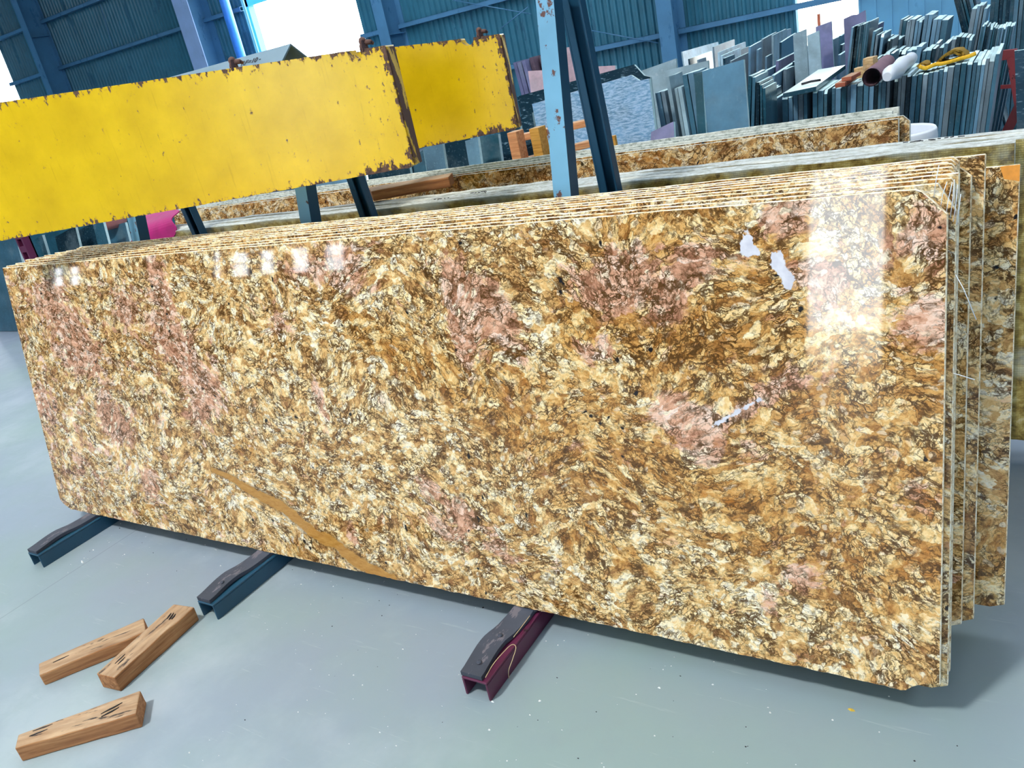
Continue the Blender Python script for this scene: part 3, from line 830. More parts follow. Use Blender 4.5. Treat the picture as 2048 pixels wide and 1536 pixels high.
# ------------------------------------------------------------------ racks: a rail on the floor with a rubber pad and two leaning legs
def trestle(xr, wx, leg_x, dyf, dyb, mat_rail, lab, foot_z, pad_seed, rivets):
    x0 = xr - wx
    t = empty('slab_rack', (x0, -.257, 0), lab, 'slab rack', 'steel racks under the slabs')
    ox, oy = x0, -.257

    def L(p): return (p[0] - ox, p[1] - oy, p[2])
    y0, y1 = -.257, 1.78
    m = MB()
    m.box(L((x0, y0, .050)), L((xr, y1, .056))); m.box(L((x0, y0, 0)), L((x0 + .006, y1, .050))); m.box(L((xr - .006, y0, 0)), L((xr, y1, .050)))
    m.build('base_rail', mat_rail, t, bevel=.002)
    # pad: a rubber strip with a wavy outline that lifts off the steel here and there
    pts = []; m = MB(); ys = frange(y0 + .004, y1 - .02, .018); vs = []; fs = []
    for i, y in enumerate(ys):
        b = max(0, 1 - abs(y + .12) / .16)
        sh = -.012 * math.sin((y + .26) * 17) * b
        lift = .006 * b * max(0, math.sin((y + .25) * 19))
        xa = x0 - .001 + sh + wob(y, 9, .0012, pad_seed); xb = xr - .014 + sh * .9 + wob(y, 11, .002, pad_seed + 1)
        if y > .0: xa, xb, lift = x0 + .002, xr - .010, 0
        z = .0565 + lift
        for q in ((xa, y, z), (xb, y, z), (xb, y, z + .012), (xa, y, z + .012)): vs.append(L(q))
    for i in range(len(ys) - 1):
        a = 4 * i
        for j in range(4): fs.append((a + j, a + (j + 1) % 4, a + 4 + (j + 1) % 4, a + 4 + j))
    fs.append((0, 3, 2, 1)); e = 4 * (len(ys) - 1); fs.append((e, e + 1, e + 2, e + 3))
    pad = m.add(vs, fs).build('rubber_pad', M_RUBBER, t)
    pad['label'] = 'worn black rubber strip'
    for ry in rivets:
        MB().lathe([(0, .0045), (.004, .004), (.0065, .002), (.007, 0)], 14).build('rivet', M_RUBBER, pad, L((x0 + wx * .42, ry, .0738)))
    s = math.tan(LEAN)
    xa, xb = leg_x
    # front leg: square tube, parallel to the slabs
    yf = lambda z: .347 + dyf + (z - .07) * s
    apex = 1.528
    m = MB()
    for a, b in (((0, 0), (1, .048)),):
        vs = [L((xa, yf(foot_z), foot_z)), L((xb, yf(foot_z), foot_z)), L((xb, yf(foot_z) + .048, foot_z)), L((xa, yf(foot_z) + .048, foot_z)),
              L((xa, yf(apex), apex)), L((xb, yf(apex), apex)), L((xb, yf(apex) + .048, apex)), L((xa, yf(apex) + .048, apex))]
        m.add(vs, [(0, 3, 2, 1), (4, 5, 6, 7), (1, 2, 6, 5), (2, 3, 7, 6), (3, 0, 4, 7)], 1); m.add(vs, [(0, 1, 5, 4)], 0)  # other faces navy: darker paint, with their shade also in the colour
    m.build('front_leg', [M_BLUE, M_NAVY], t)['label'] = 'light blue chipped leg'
    # back leg: channel section open to the front, leaning the other way
    yb = lambda z: .89 + dyb - z * .10
    m = MB()
    za, zb = foot_z, 1.53
    def slab_piece(xa_, xb_, da, db):
        vs = [L((xa_, yb(za) + da, za)), L((xb_, yb(za) + da, za)), L((xb_, yb(za) + db, za)), L((xa_, yb(za) + db, za)),
              L((xa_, yb(zb) + da, zb)), L((xb_, yb(zb) + da, zb)), L((xb_, yb(zb) + db, zb)), L((xa_, yb(zb) + db, zb))]
        m.add(vs, [(0, 3, 2, 1), (4, 5, 6, 7), (0, 1, 5, 4), (1, 2, 6, 5), (2, 3, 7, 6), (3, 0, 4, 7)])
    xm = xa - .004; xe = xb + .004
    slab_piece(xm, xe, .028, .034); slab_piece(xm, xm + .006, 0, .030); slab_piece(xe - .006, xe, 0, .030); slab_piece(xm + .006, xm + .026, -.0, .006)
    m.build('back_leg', M_NAVY, t, bevel=.0015)['label'] = 'dark blue channel leg'
    return t


RK1 = trestle(.262, .075, (.264, .318), .055, .07, M_RAILD, 'left rack, long dark teal floor rail with flat black pad', 0, 1, ())
RK2 = trestle(1.288, .075, (1.290, 1.342), .018, .04, M_RAILD, 'middle rack, dark teal floor rail with curled torn pad beside wooden blocks', 0, 2, (-.175,))
RK3 = trestle(2.311, .075, (2.284, 2.336), 0, .012, M_MAROON, 'right rack, maroon floor rail and tall blue legs rising past the slabs', .0565, 3, (-.215, -.115))
m = MB()
m.tube(cat_rom([(.068, .010, .064), (.067, .05, .070), (.070, .09, .071), (.075, .125, .069), (.084, .128, .060), (.087, .10, .046), (.082, .082, .026), (.080, .078, .004)]), .0010, 6)
m.tube(cat_rom([(.066, .15, .070), (.068, .19, .072), (.066, .235, .070)]), .0010, 6)
tw = m.build('twine', M_TWINE, RK3)
tw['label'] = 'frayed pale twine'

# ridge angle lying on the tops of the left and middle rack
rg = MB()
rx0, rx1, rz, ry = .20, 1.365, 1.582, .655
for sgn in (-1, 1):
    rg.add([(rx0, ry, rz), (rx1, ry, rz), (rx1, ry + sgn * .058, rz - .046), (rx0, ry + sgn * .058, rz - .046), (rx0, ry, rz - .006), (rx1, ry, rz - .006), (rx1, ry + sgn * .055, rz - .050), (rx0, ry + sgn * .055, rz - .050)],
           [(0, 1, 2, 3), (7, 6, 5, 4), (0, 4, 5, 1), (1, 5, 6, 2), (2, 6, 7, 3), (3, 7, 4, 0)])
ridge = tag(rg.build('ridge_angle', painted_metal('grey_blue_angle_paint', (104, 132, 150), (70, 80, 90), .64, .5, 20)), 'grey blue steel angle with marker writing, peeping over the yellow beam', 'steel angle')


def text_part(name, s, size, M, parent, mat, ext=.0004):
    c = bpy.data.curves.new(name, 'FONT'); c.body = s; c.size = size; c.extrude = ext; c.align_x = 'CENTER'
    tmp = bpy.data.objects.new(name + '_tmp', c); COL.objects.link(tmp)
    bpy.context.view_layer.update()
    me = bpy.data.meshes.new_from_object(tmp.evaluated_get(bpy.context.evaluated_depsgraph_get()))
    bpy.data.objects.remove(tmp, do_unlink=True)
    me.materials.clear(); me.materials.append(mat)
    o = new_obj(name, me, parent); o.matrix_local = M
    return o


def scribble(parent, px, Y, n, w, up=.0006, sd=1):
    """hurried marker strokes along a slab's top edge"""
    rr = random.Random(sd); m = MB(); bpy.context.view_layer.update()
    p0 = on_y(px[0], px[1], Y); Mi = parent.matrix_world.inverted()
    zt = max((parent.matrix_world @ v.co).z for v in parent.data.vertices)
    x = float(p0[0])
    for i in range(n):
        l = rr.uniform(.3, 1.0) * w; a = rr.uniform(-1, 1)
        A = Vector((x, Y - .006 + rr.uniform(0, .008), 0)); B2 = A + Vector((l, .006 * a, 0))
        for q_ in (A, B2):
            hit = parent.ray_cast(Mi @ Vector((q_.x, q_.y, zt + .2)), (Mi.to_3x3() @ Vector((0, 0, -1))).normalized())
            q_.z = (parent.matrix_world @ hit[1]).z + up if hit[0] else zt
        m.tube([Mi @ A, Mi @ B2], .0013, 5); x += rr.uniform(.2, 1.1) * w
    o = m.build('marker_writing', M_BLACK, parent); return o


a_ = math.atan2(.046, .058)
# writing on the sloping near face
Mw = Matrix.Translation((1.20, ry - .031, rz - .023)) @ Matrix.Rotation(a_, 4, 'X')
text_part('marker_writing', 'RF=10 -', .030, Mw @ Matrix.Translation((0, -.008, .0008)), ridge, M_BLACK)

scribble(SLABS_C[1], (1635, 241), 1.53, 9, .012, sd=3)
scribble(SLABS_B[3], (1806, 287), .985, 11, .016, sd=5)
scribble(SLABS_B[2], (942, 388), .965, 8, .014, sd=6)
scribble(SLABS_B[1], (870, 402), .945, 7, .014, sd=8)

# ------------------------------------------------------------------ the yellow lifting beam: two tapering box girders side by side
YAW = rad(20)
bd = np.array([math.cos(YAW), math.sin(YAW), 0]); bn = np.array([-math.sin(YAW), math.cos(YAW), 0])


def girder(tr, br, tl, bl, depth, ext, thick, notch, lugs, parent, name):
    P0 = CAM_C + ray(*tr) * depth
    def loc(px): p = on_plane(px[0], px[1], P0, bn) - P0; return float(p @ bd), float(p[2])
    c = [loc(q) for q in (tr, br, tl, bl)]
    L = -c[2][0] + ext
    def line(pa, pb): return lambda u: pa[1] + (pb[1] - pa[1]) * (u - pa[0]) / (pb[0] - pa[0])
    T = line(c[2], c[0]); B = line(c[3], c[1])
    un, rn = notch
    un = loc(un)[0]
    us = frange(-L, 0, .0075)
    us = sorted(set(us + [un + rn * math.cos(a) for a in frange(0, math.pi, .2)]))
    def top(u):
        z = T(u) + wob(u, 30, .0010, 9)
        if abs(u - un) < rn: z -= math.sqrt(max(0, rn * rn - (u - un) ** 2)) * 1.05
        return z
    bot = lambda u: B(u) + wob(u, 24, .0013, 11) + (.012 * max(0, 1 - abs(u + .005) / .01))
    def near(P):
        U, Z = P[:, 0], P[:, 2]
        d = np.minimum(np.minimum(np.abs(Z - np.array([T(u) for u in U])), np.abs(Z - np.array([B(u) for u in U]))), np.abs(U) * 1.5)
        o = np.ones((len(U), 4)); v = np.clip(1 - d / .045, 0, 1) + .45 * np.clip(1 - np.abs(U + .09) / .12, 0, 1)
        v = np.where(P[:, 1] > .01, .25, v)
        for k_ in range(3): o[:, k_] = v
        return o
    me = grid_solid(us, bot, top, 22, thick, [M_YEL, M_YEL, M_YEL], {'edge_near': near}, bev=0)
    o = new_obj(name, me, parent, tuple(P0 - np.array(parent.location)), (0, 0, YAW))
    # rusty end plate
    e = MB().box((0, .006, c[1][1] + .004), (.004, thick - .004, T(0) - .004)).build('end_plate', M_YELEND, o)
    e['label'] = 'worn rusty end plate'
    for lp in lugs:
        lu, lz = loc(lp)
        m = MB()
        m.lathe([(0, -.022), (.010, -.020), (.0135, -.008), (.0125, .004), (.010, .010), (.0115, .016), (.009, .024), (.004, .027), (0, .028)], 14)
        m.tube([(.004, 0, .012), (.022, .004, .010), (.030, .006, .004)], [.008, .007, .004], 8)
        m.build('rusty_lug', M_RUST, o, (lu, .012, T(lu) + .004))
    return o, P0, L, T, B


M_YELEND = painted_metal('worn_yellow_end', (214, 172, 30), (92, 66, 58), .46, .5, 26, (1, 1, .4), .2)
root = empty('lifting_beam', (1.9, .4, 1.2), 'long yellow steel lifting beam with chipped paint crossing above the slabs', 'lifting beam')
g1, P1, L1, T1, B1 = girder((770, 91), (826, 334), (0, 205), (0, 482), 2.3, .28, .075, ((708, 97), .024), [(462, 128), (724, 92)], root, 'front_girder')
g2, P2, L2, T2, B2 = girder((999, 68), (1035, 258), (791, 94), (841, 296), 2.94, .35, .075, ((933, 76), .025), [(958, 69)], root, 'rear_girder')
# tie tube between the two, behind the front girder
q = MB(); p1 = P1 + bd * (-.5) + bn * .07 + np.array([0, 0, -.15]); p2 = p1 + bn * ((P2 - P1) @ bn - .07)
q.tube([p1 - np.array(root.location), p2 - np.array(root.location)], .03, 16)
q.build('tie_tube', M_YELEND, root)
# bars that carry the beam on the legs of the left and middle rack
for X, dyf in ((1.316, .018), (.291, .055)):
    za = 1.36; ya = float(P1[1]) + (X - float(P1[0])) * math.tan(YAW) + .07; yb_ = .347 + dyf + (za - .07) * math.tan(LEAN) - .003
    o3 = np.array(root.location)
    MB().beam(np.array([X, ya, za]) - o3, np.array([X, yb_, za]) - o3, .04, .04).build('support_bar', M_YELEND, root)

# ------------------------------------------------------------------ timber on the floor
def block(name, top_px, h, lab, cat, group, mat, z0=0.0, rough=.0025, bevel=.004):
    pts = [on_z(x, y, z0 + h) for x, y in top_px]            # order: front-left, front-right, back-right, back-left
    o = Vector(((pts[0] + pts[1] + pts[2] + pts[3]) / 4).tolist()); o.z = z0
    d = Vector((pts[1] - pts[0]).tolist()); yaw = math.atan2(d.y, d.x)
    Mi = (Matrix.Translation(o) @ Matrix.Rotation(yaw, 4, 'Z')).inverted()
    loc = [Mi @ Vector(p.tolist()) for p in pts]
    n = 14; vs = []; fs = []
    for i in range(n + 1):
        f = i / n
        a = loc[0].lerp(loc[1], f); b = loc[3].lerp(loc[2], f)
        for j, (p, z) in enumerate(((a, 0), (a, h), (b, h), (b, 0))):
            w_ = rough * mnoise.noise(Vector((f * 5 + j * 9, o.x * 9, o.y)))
            vs.append((p.x, p.y + w_ * (1 if j < 2 else -1), max(0, z + (w_ if z else 0))))
    for i in range(n):
        for j in range(4): fs.append((4 * i + j, 4 * i + (j + 1) % 4, 4 * i + 4 + (j + 1) % 4, 4 * i + 4 + j))
    fs.append((0, 3, 2, 1)); e = 4 * n; fs.append((e, e + 1, e + 2, e + 3))
    return tag(MB().add(vs, fs).build(name, mat, None, tuple(o), (0, 0, yaw), bevel=bevel), lab, cat, group)


W_GROUP = 'wooden blocks on the floor'
wb1 = block('wooden_block', [(29, 1496), (272, 1427), (281, 1380), (36, 1469)], .048, 'wooden block lying alone nearest the camera at lower left', 'wooden block', W_GROUP, M_WOOD)
wb2 = block('wooden_block', [(78, 1350), (292, 1262), (287, 1235), (77, 1327)], .042, 'thin wooden block behind, its right end hidden by the slanted block', 'wooden block', W_GROUP, M_WOOD)
wb3 = block('wooden_block', [(228, 1355), (388, 1213), (347, 1208), (192, 1347)], .052, 'slanted wooden block lying next to the end of the middle rack rail', 'wooden block', W_GROUP, M_WOOD)
# nail slots torn into the block tops
for b_, pts in ((wb1, [(.085, .012, .055), (.085, -.002, .045), (-.095, .012, .05), (-.10, -.004, .045)]), (wb3, [(.10, .010, .028), (.10, 0, .032), (.10, -.010, .026), (-.09, .008, .04), (-.095, -.004, .03)]), (wb2, [(-.09, .0, .045)])):
    for x, y, l in pts:
        zt = max(v.co.z for v in b_.data.vertices)
        m = MB().prism([(-l / 2, 0), (-l * .1, .0022), (l / 2, .0006), (l * .1, -.0022)], 'z', -.004, .0008)
        m.build('nail_slot', M_BLACK, b_, (x, y, zt), (0, 0, rad(14 + 10 * math.sin(x * 90))))

pb = block('timber_block', [(742, 382), (897, 353), (905, 345), (735, 375)], .040, 'brown timber block lying on top of the netted slabs, beside the rack leg', 'timber block', None, M_WOODB, z0=1.001, rough=.002)

# crumbs of stone on the floor
def crumbs(name, n, mat, lab, cat, rmin, rmax, zone):
    m = MB()
    for i in range(n):
        x = random.uniform(*zone[0]); y = random.uniform(*zone[1])
        if x < 1.65 and y < -.25: continue
        if any(abs(x - c) < .06 and y > -.3 for c in (.225, 1.25, 2.27)): continue
        r = random.uniform(rmin, rmax) * random.choice((1, 1, 1, 1.6))
        a = random.random() * 6.3; e = random.uniform(.5, 1)
        pts = []
        for k_ in range(6):
            t = k_ * math.pi / 3; rr = r * random.uniform(.7, 1.2)
            pts.append((x + rr * math.cos(t + a), y + rr * e * math.sin(t + a)))
        h = r * .7
        vs = [(px, py, .0002) for px, py in pts] + [(x + (px - x) * .5, y + (py - y) * .5, h) for px, py in pts]
        fs = [tuple(reversed(range(6))), tuple(range(6, 12))] + [(j, (j + 1) % 6, 6 + (j + 1) % 6, 6 + j) for j in range(6)]
        m.add(vs, fs, 0 if random.random() < .74 else 1)
    return tag(m.build(name, mat), lab, cat, None, 'stuff')


crumbs('stone_crumbs', 560, [M_CHIP, M_BLACK], 'white and dark stone crumbs scattered over the pale floor', 'crumbs', .0008, .0024, ((.2, 4.0), (-1.0, .06)))
for px, py, r, mat, lab in ((165, 1125, .009, M_CHIP, 'white stone chip on the floor beside the left rack rail'), (1703, 1421, .006, simple('yellow_chip', srgb(214, 176, 60), .7), 'small yellow stone chip on the floor below the front slab'), (985, 1404, .0045, M_CHIP, 'white pebble at the tip of the maroon rail')):
    p = on_z(px, py, 0); m = MB(); random.seed(px)
    pts = [(r * (1.6 if k_ % 3 == 0 else 1) * random.uniform(.6, 1) * math.cos(k_ * .9), r * .6 * random.uniform(.6, 1) * math.sin(k_ * .9)) for k_ in range(7)]
    vs = [(a, b, 0) for a, b in pts] + [(a * .6, b * .6, r * .7) for a, b in pts]
    m.add(vs, [tuple(reversed(range(7))), tuple(range(7, 14))] + [(j, (j + 1) % 7, 7 + (j + 1) % 7, 7 + j) for j in range(7)])
    tag(m.build('stone_chip', mat, None, (p[0], p[1], .0003)), lab, 'stone chip')
random.seed(7)

# ------------------------------------------------------------------ stone offcuts standing on edge beyond the stacks
ONES = ['', 'first', 'second', 'third', 'fourth', 'fifth', 'sixth', 'seventh', 'eighth', 'ninth', 'tenth', 'eleventh', 'twelfth', 'thirteenth', 'fourteenth', 'fifteenth', 'sixteenth', 'seventeenth', 'eighteenth', 'nineteenth']
TENS = {2: ('twenty', 'twentieth'), 3: ('thirty', 'thirtieth'), 4: ('forty', 'fortieth'), 5: ('fifty', 'fiftieth')}


def ordw(n):
    if n < 20: return ONES[n]
    t, u = divmod(n, 10)
    return TENS[t][1] if u == 0 else TENS[t][0] + '-' + ONES[u]


rnd = random.Random(11)


from mathutils.bvhtree import BVHTree
PLACED = []


def is_free(vs, fs):
    lo = [min(v[k] for v in vs) for k in range(3)]; hi = [max(v[k] for v in vs) for k in range(3)]
    near = [e for e in PLACED if all(lo[k] <= e[1][k] and hi[k] >= e[0][k] for k in range(3))]
    bv = BVHTree.FromPolygons([Vector(v) for v in vs], [list(f) for f in fs])
    return (not any(bv.overlap(e[2]) for e in near)), (lo, hi, bv)


def offcut_geo(T, lean, t, d, H2=None, chip=0.0, sd=0, yaw=0.0):
    """upright stone piece: near top corner T, leaning by `lean` towards +X, thickness t (to +X), depth d (to +Y)"""
    rr = random.Random(sd)
    T = Vector([float(q) for q in T])
    R = Matrix.Rotation(yaw, 3, 'Z') @ Matrix.Rotation(lean, 3, 'Y')
    up = R @ Vector((0, 0, 1)); H = T.z / up.z
    lift = max(0.0, t * math.sin(lean)) + .001
    o = T - up * (H - lift / up.z); H -= lift / up.z
    H2 = H if H2 is None else H2 - lift / up.z
    cz = chip * rr.uniform(.4, 1)
    if chip and rr.random() < .5: pts = [(0, 0), (d, 0), (d, H2), (cz * 1.2, H), (0, H - cz)]
    elif chip: pts = [(0, 0), (d, 0), (d, H2 - cz), (d - cz * 1.6, H2), (0, H)]
    else: pts = [(0, 0), (d, 0), (d, H2), (d * .5, (H + H2) / 2 + rr.uniform(-.003, .003)), (0, H)]
    n = len(pts)
    vs = [(0, y, z) for y, z in pts] + [(t, y, z) for y, z in pts]
    fs = [list(range(n)), list(reversed(range(n, 2 * n)))]; mi = [0, 0]
    for i in range(n):
        j = (i + 1) % n; fs.append([j, i, n + i, n + j]); mi.append(1 if (i not in (0, 1) and j != 0) else 0)
    wv = [tuple(o + R @ Vector(v)) for v in vs]
    return vs, fs, mi, o, R, wv


def commit(geo, mats, name, lab, cat, group, box):
    vs, fs, mi, o, R, wv = geo
    PLACED.append(box)
    m = MB(); m.v = vs; m.f = fs; m.mi = mi; m.sm = [False] * len(fs)
    ob = m.build(name, mats, None, tuple(o)); ob.rotation_euler = R.to_euler()
    return tag(ob, lab, cat, group)


def place(gens, mats, name, lab, cat, group):
    """builds the first of the candidate positions that touches nothing placed before"""
    first = None
    for g in gens:
        ok, box = is_free(g[5], g[1])
        if first is None: first = (g, box)
        if ok: return commit(g, mats, name, lab, cat, group, box)
    print('NOT FREE', lab)
    return commit(first[0], mats, name, lab, cat, group, first[1])


def row(ctrl, n, Y, lean0, lean1, d, group, tail, mats, jit=3.0, chip=.02, gap=.16, dj=.1, desc=None):
    xs = [c[0] for c in ctrl]; ys = [c[1] for c in ctrl]
    ws = [rnd.uniform(.7, 1.4) for _ in range(n)]; s = sum(ws); x = xs[0]
    for i in range(n):
        wpx = ws[i] / s * (xs[-1] - xs[0])
        y = float(np.interp(x, xs, ys)) + rnd.uniform(-jit, jit)
        f = i / max(1, n - 1); la = rad(lean0 + (lean1 - lean0) * f)
        mt = mats[rnd.randrange(len(mats))]
        dd = d * (1 + rnd.uniform(-dj, dj)); cp = chip if rnd.random() < .4 else 0; sd = rnd.randrange(99999); dy = rnd.uniform(-.015, .015)
        ad = desc[i % len(desc)] if desc else 'dark'

        def gens():
            for k_ in range(26):
                Yk = Y + k_ * .06 + dy; dk = dd if k_ < 12 else dd * .5
                a = on_y(x, y, Yk); b = on_y(x + wpx * (1 - gap), y, Yk)
                yield offcut_geo(a, la, max(.008, float(b[0] - a[0]) * math.cos(la)), dk, None, cp, sd)
        place(gens(), [mt, M_OFFEDGE], 'stone_offcut', '%s stone offcut, %s from left %s' % (ad, ordw(i + 1), tail), 'stone offcut', group)
        x += wpx


def piece(p1, p2, Z, lean, t, mat, lab, group='loose offcuts in the heap', edge=None, chip=0):
    """near top corner at pixel p1 (height Z above the floor), far top corner at p2"""
    la = rad(lean)

    def gens():
        for k_ in range(60):
            dz = ((k_ + 1) // 2) * .012 * (1 if k_ % 2 else -1)
            for sh in ((1.0,) if k_ < 20 else (1.0, .6)):
                T = on_z(p1[0], p1[1], Z + dz)
                T2 = on_plane(p2[0], p2[1], T, (math.cos(la), 0, -math.sin(la)))
                d = float(T2[1] - T[1]); H2 = float(T2[2]) / math.cos(la)
                if d < .03: d = .2; H2 = None
                d = min(d, 1.6) * sh
                yield offcut_geo(T, la, t if sh == 1 else t * .7, d, H2, chip, 5)
    return place(gens(), [mat, edge or M_OFFEDGE], 'stone_offcut', lab, 'stone offcut', group)


def panel(chain, Y, lean, t, mat, name, lab, cat, group=None, yaw=0.0, drop=True, zref=.9, edge=None):
    """flat piece facing the camera side: outline on a plane through y=Y at its second point, leaning back by lean"""
    la = rad(lean); R = Matrix.Rotation(rad(yaw), 3, 'Z') @ Matrix.Rotation(-la, 3, 'X')
    nrm = R @ Vector((0, 1, 0)); ex = R @ Vector((1, 0, 0)); ez = R @ Vector((0, 0, 1))

    def gens():
        for k_ in range(50):
            Yk = Y + ((k_ + 1) // 2) * .025 * (1 if k_ % 2 else -1)
            p0 = Vector(on_y(chain[1][0], chain[1][1], Yk).tolist())
            pts = [Vector(on_plane(x, y, tuple(p0), tuple(nrm)).tolist()) for x, y in chain]
            o = p0 - ez * (p0.z / ez.z)
            P2 = [((p - o) @ ex, (p - o) @ ez) for p in pts]
            if drop:
                P2[0] = (P2[0][0], t * math.sin(la) + .001); P2[-1] = (P2[-1][0], t * math.sin(la) + .001)
            m = MB().prism(P2, 'y', 0, t, 1, 0, 0)
            wv = [tuple(o + R @ Vector(v)) for v in m.v]
            yield m.v, m.f, m.mi, o, R, wv
    return place(gens(), [mat, edge or M_OFFEDGE], name, lab, cat, group)


DK = [M_STONE[0], M_STONE[0], M_STONE[1], M_STONE[2], M_STONE[4], M_STONE[3]]
DK2 = [M_STONE[0], M_STONE[1], M_STONE[1], M_STONE[4], M_STONE[2]]
# front row
row([(1544, 198), (1600, 190), (1646, 181), (1700, 171), (1752, 165), (1804, 152), (1840, 150), (1882, 139), (1930, 125), (1964, 122), (1990, 110), (2001, 100)], 46, 3.3, 2.5, 6.5, .5, 'front row of dark offcuts', 'in the packed front row under the sling', DK, 1.6,
    desc=['dark teal', 'blackish', 'blue grey'])
# rows behind it
row([(1747, 122), (1770, 112)], 5, 3.95, 9, 9, .2, 'offcuts behind the timber scraps', 'just behind the timber scraps on the front row', DK2, 3)
row([(1771, 108), (1850, 96), (1888, 90)], 13, 3.95, 9, 9, .25, 'offcuts between sling and high row', 'in the middle row behind the plastic roll', DK, 6)
row([(1889, 84), (1925, 74), (1946, 78)], 7, 3.95, 9, 9, .25, 'short offcuts behind the mustard sling', 'in the short row right behind the sling', DK, 4)
row([(1703, 55), (1741, 43)], 9, 4.35, 9, 9, .32, 'tight dark pack beside the small bright doorway', 'in the tall pack right of doorway glare', DK2, 1.0, 0)
row([(1746, 66), (1770, 74), (1800, 84)], 9, 4.35, 9, 9, .3, 'dark offcuts right of the tall tight pack', 'in the low row beside the tall pack', DK, 4)
row([(1964, 50), (1990, 56), (2030, 52)], 15, 4.35, 9, 9, .3, 'right hand pack above the red frame', 'in the pack above the red frame', DK2, 3)
row([(1801, 39), (1846, 44)], 7, 4.8, 9, 9, .4, 'high pale topped offcuts at centre of the heap', 'in the high row above the plastic roll', DK, 3)
row([(1850, 31), (1880, 40), (1898, 42)], 5, 4.8, 9, 9, .4, 'broad thick offcuts above the sling', 'among the thick ones above the sling', [M_STONE[0], M_STONE[2]], 5, 0, .10)
row([(1944, 22), (1962, 14), (1976, 26)], 4, 4.8, 9, 9, .4, 'tall pale edged offcuts left of the right hand pack', 'among tall pale edged ones near top right', [M_STONE[2], M_STONE[3]], 5, 0)
row([(1902, -18), (1944, -30)], 7, 5.8, -13, -13, .4, 'tall offcuts leaning left near the top right', 'among tall ones leaning left near the top', [M_STONE[4], M_STONE[1], M_STONE[0]], 6)
row([(1982, -12), (2060, -26)], 9, 6.6, 3, 3, .5, 'furthest tall offcuts at the top right corner', 'in the furthest row, top right corner', DK2, 8)

# single pieces with large faces in view, left of the rows
PC = [((1362, 104), (1434, 84), .98, -2, .02, M_PALE, 'long pale grey offcut against the blue wall column'), ((1376, 118), (1421, 102), .92, 0, .02, M_STONE[4], 'black offcut with white top edge below the long pale one'), ((1394, 120), (1409, 115), .90, 0, .02, M_STONE[3], 'small grey offcut peeping over the beige topped slab'),
      ((1425, 94), (1466, 79), 1.0, 2, .02, M_STONE[3], 'tall grey offcut with smooth face left of centre heap'), ((1435, 105), (1488, 84), .96, 2, .02, M_PALE, 'pale offcut with bright slanted top in front of the tall grey one'), ((1441, 112), (1478, 96), .94, 2, .02, M_PALE, 'low pale offcut with thin bright top edge'),
      ((1446, 117), (1466, 109), .92, 2, .02, M_STONE[4], 'small dark offcut behind the smooth blue slab'), ((1460, 107), (1496, 93), .93, 3, .02, M_STONE[3], 'grey green offcut with dull slanted top'), ((1460, 122), (1495, 105), .91, 3, .02, M_STONE[3], 'grey offcut with bright top just above the smooth blue slab'),
      ((1497, 94), (1521, 81), .98, 6, .022, M_STONE[2], 'blue grey offcut right of the smooth blue slab'), ((1504, 95), (1522, 84), .96, 6, .022, M_STONE[0], 'dark teal offcut pressed against the blue grey one'), ((1513, 100), (1520, 96), .93, 6, .022, M_STONE[2], 'narrow offcut in the gap right of the smooth blue slab'),
      ((1522, 79), (1550, 64), 1.02, 5, .022, M_STONE[3], 'tallest olive grey offcut with a pale top edge'), ((1530, 114), (1541, 108), .88, 5, .02, M_STONE[2], 'short blue offcut with light notch below the tallest one'), ((1550, 67), (1579, 57), 1.02, 5, .022, M_STONE[2], 'light topped offcut directly right of the tallest one'),
      ((1543, 71), (1570, 58), 1.04, 4, .02, M_PALE, 'white topped offcut behind the tallest one'), ((1559, 85), (1589, 66), .99, 5, .02, M_STONE[4], 'near black offcut with bright slanted top edge'), ((1552, 122), (1619, 90), .93, 7, .022, M_MAUVE, 'long mauve grey offcut slanting up to the right'),
      ((1517, 147), (1600, 107), .90, 9, .022, M_STONE[2], 'long blue offcut at the left end of the nearer heap'), ((1543, 151), (1622, 101), .89, 8, .022, M_STONE[2], 'blue grey offcut next to the long blue one'), ((1567, 139), (1584, 132), .90, 7, .022, M_STONE[3], 'short bright topped offcut before the streaky slab'),
      ((1585, 124), (1677, 87), .92, 5, .022, M_SPECK, 'big dark blue slab with pale streaks behind the pale board'), ((1594, 110), (1657, 77), .955, 5, .02, M_PALE, 'long pale bar like offcut over the streaky slab'), ((1604, 106), (1681, 71), .965, 5, .02, M_PALE, 'second long pale offcut running up to the doorway glare'),
      ((1676, 110), (1692, 100), .90, 6, .02, M_STONE[2], 'small blue offcut left of the tall tight pack'), ((1678, 72), (1694, 63), 1.0, 6, .02, M_STONE[0], 'dark offcut with pale top at left foot of the glare'), ((1680, 90), (1690, 85), .95, 6, .02, M_STONE[4], 'small black offcut beside the tall tight pack'),
      ((1740, 56), (1763, 43), 1.02, 9, .022, M_MAUVE, 'mauve offcut just right of the tall tight pack'), ((1779, 101), (1787, 94), .88, 8, .02, M_PALE, 'small pale ended offcut above the white plastic roll'), ((1787, 80), (1816, 58), .97, 9, .02, M_PALE, 'long pale topped offcut rising to the high row'), ((1793, 82), (1822, 62), .96, 9, .02, M_STONE[3], 'grey offcut beside the long pale topped one'),
      ((1517, 172), (1527, 163), .84, 8, .022, M_STONE[1], 'deep green offcut left of the pale board'), ((1530, 186), (1552, 170), .82, 5, .022, M_STONE[2], 'short blue offcut at the left foot of the pale board')]
for p1, p2, Z, ln, t, mt, lab in PC: piece(p1, p2, Z, ln, t, mt, lab)
row([(1497, 150), (1516, 168), (1540, 200)], 6, 3.0, 8, 2, .25, 'leaning offcuts right of the smooth blue slab', 'leaning right of the smooth blue slab', DK2, 4)

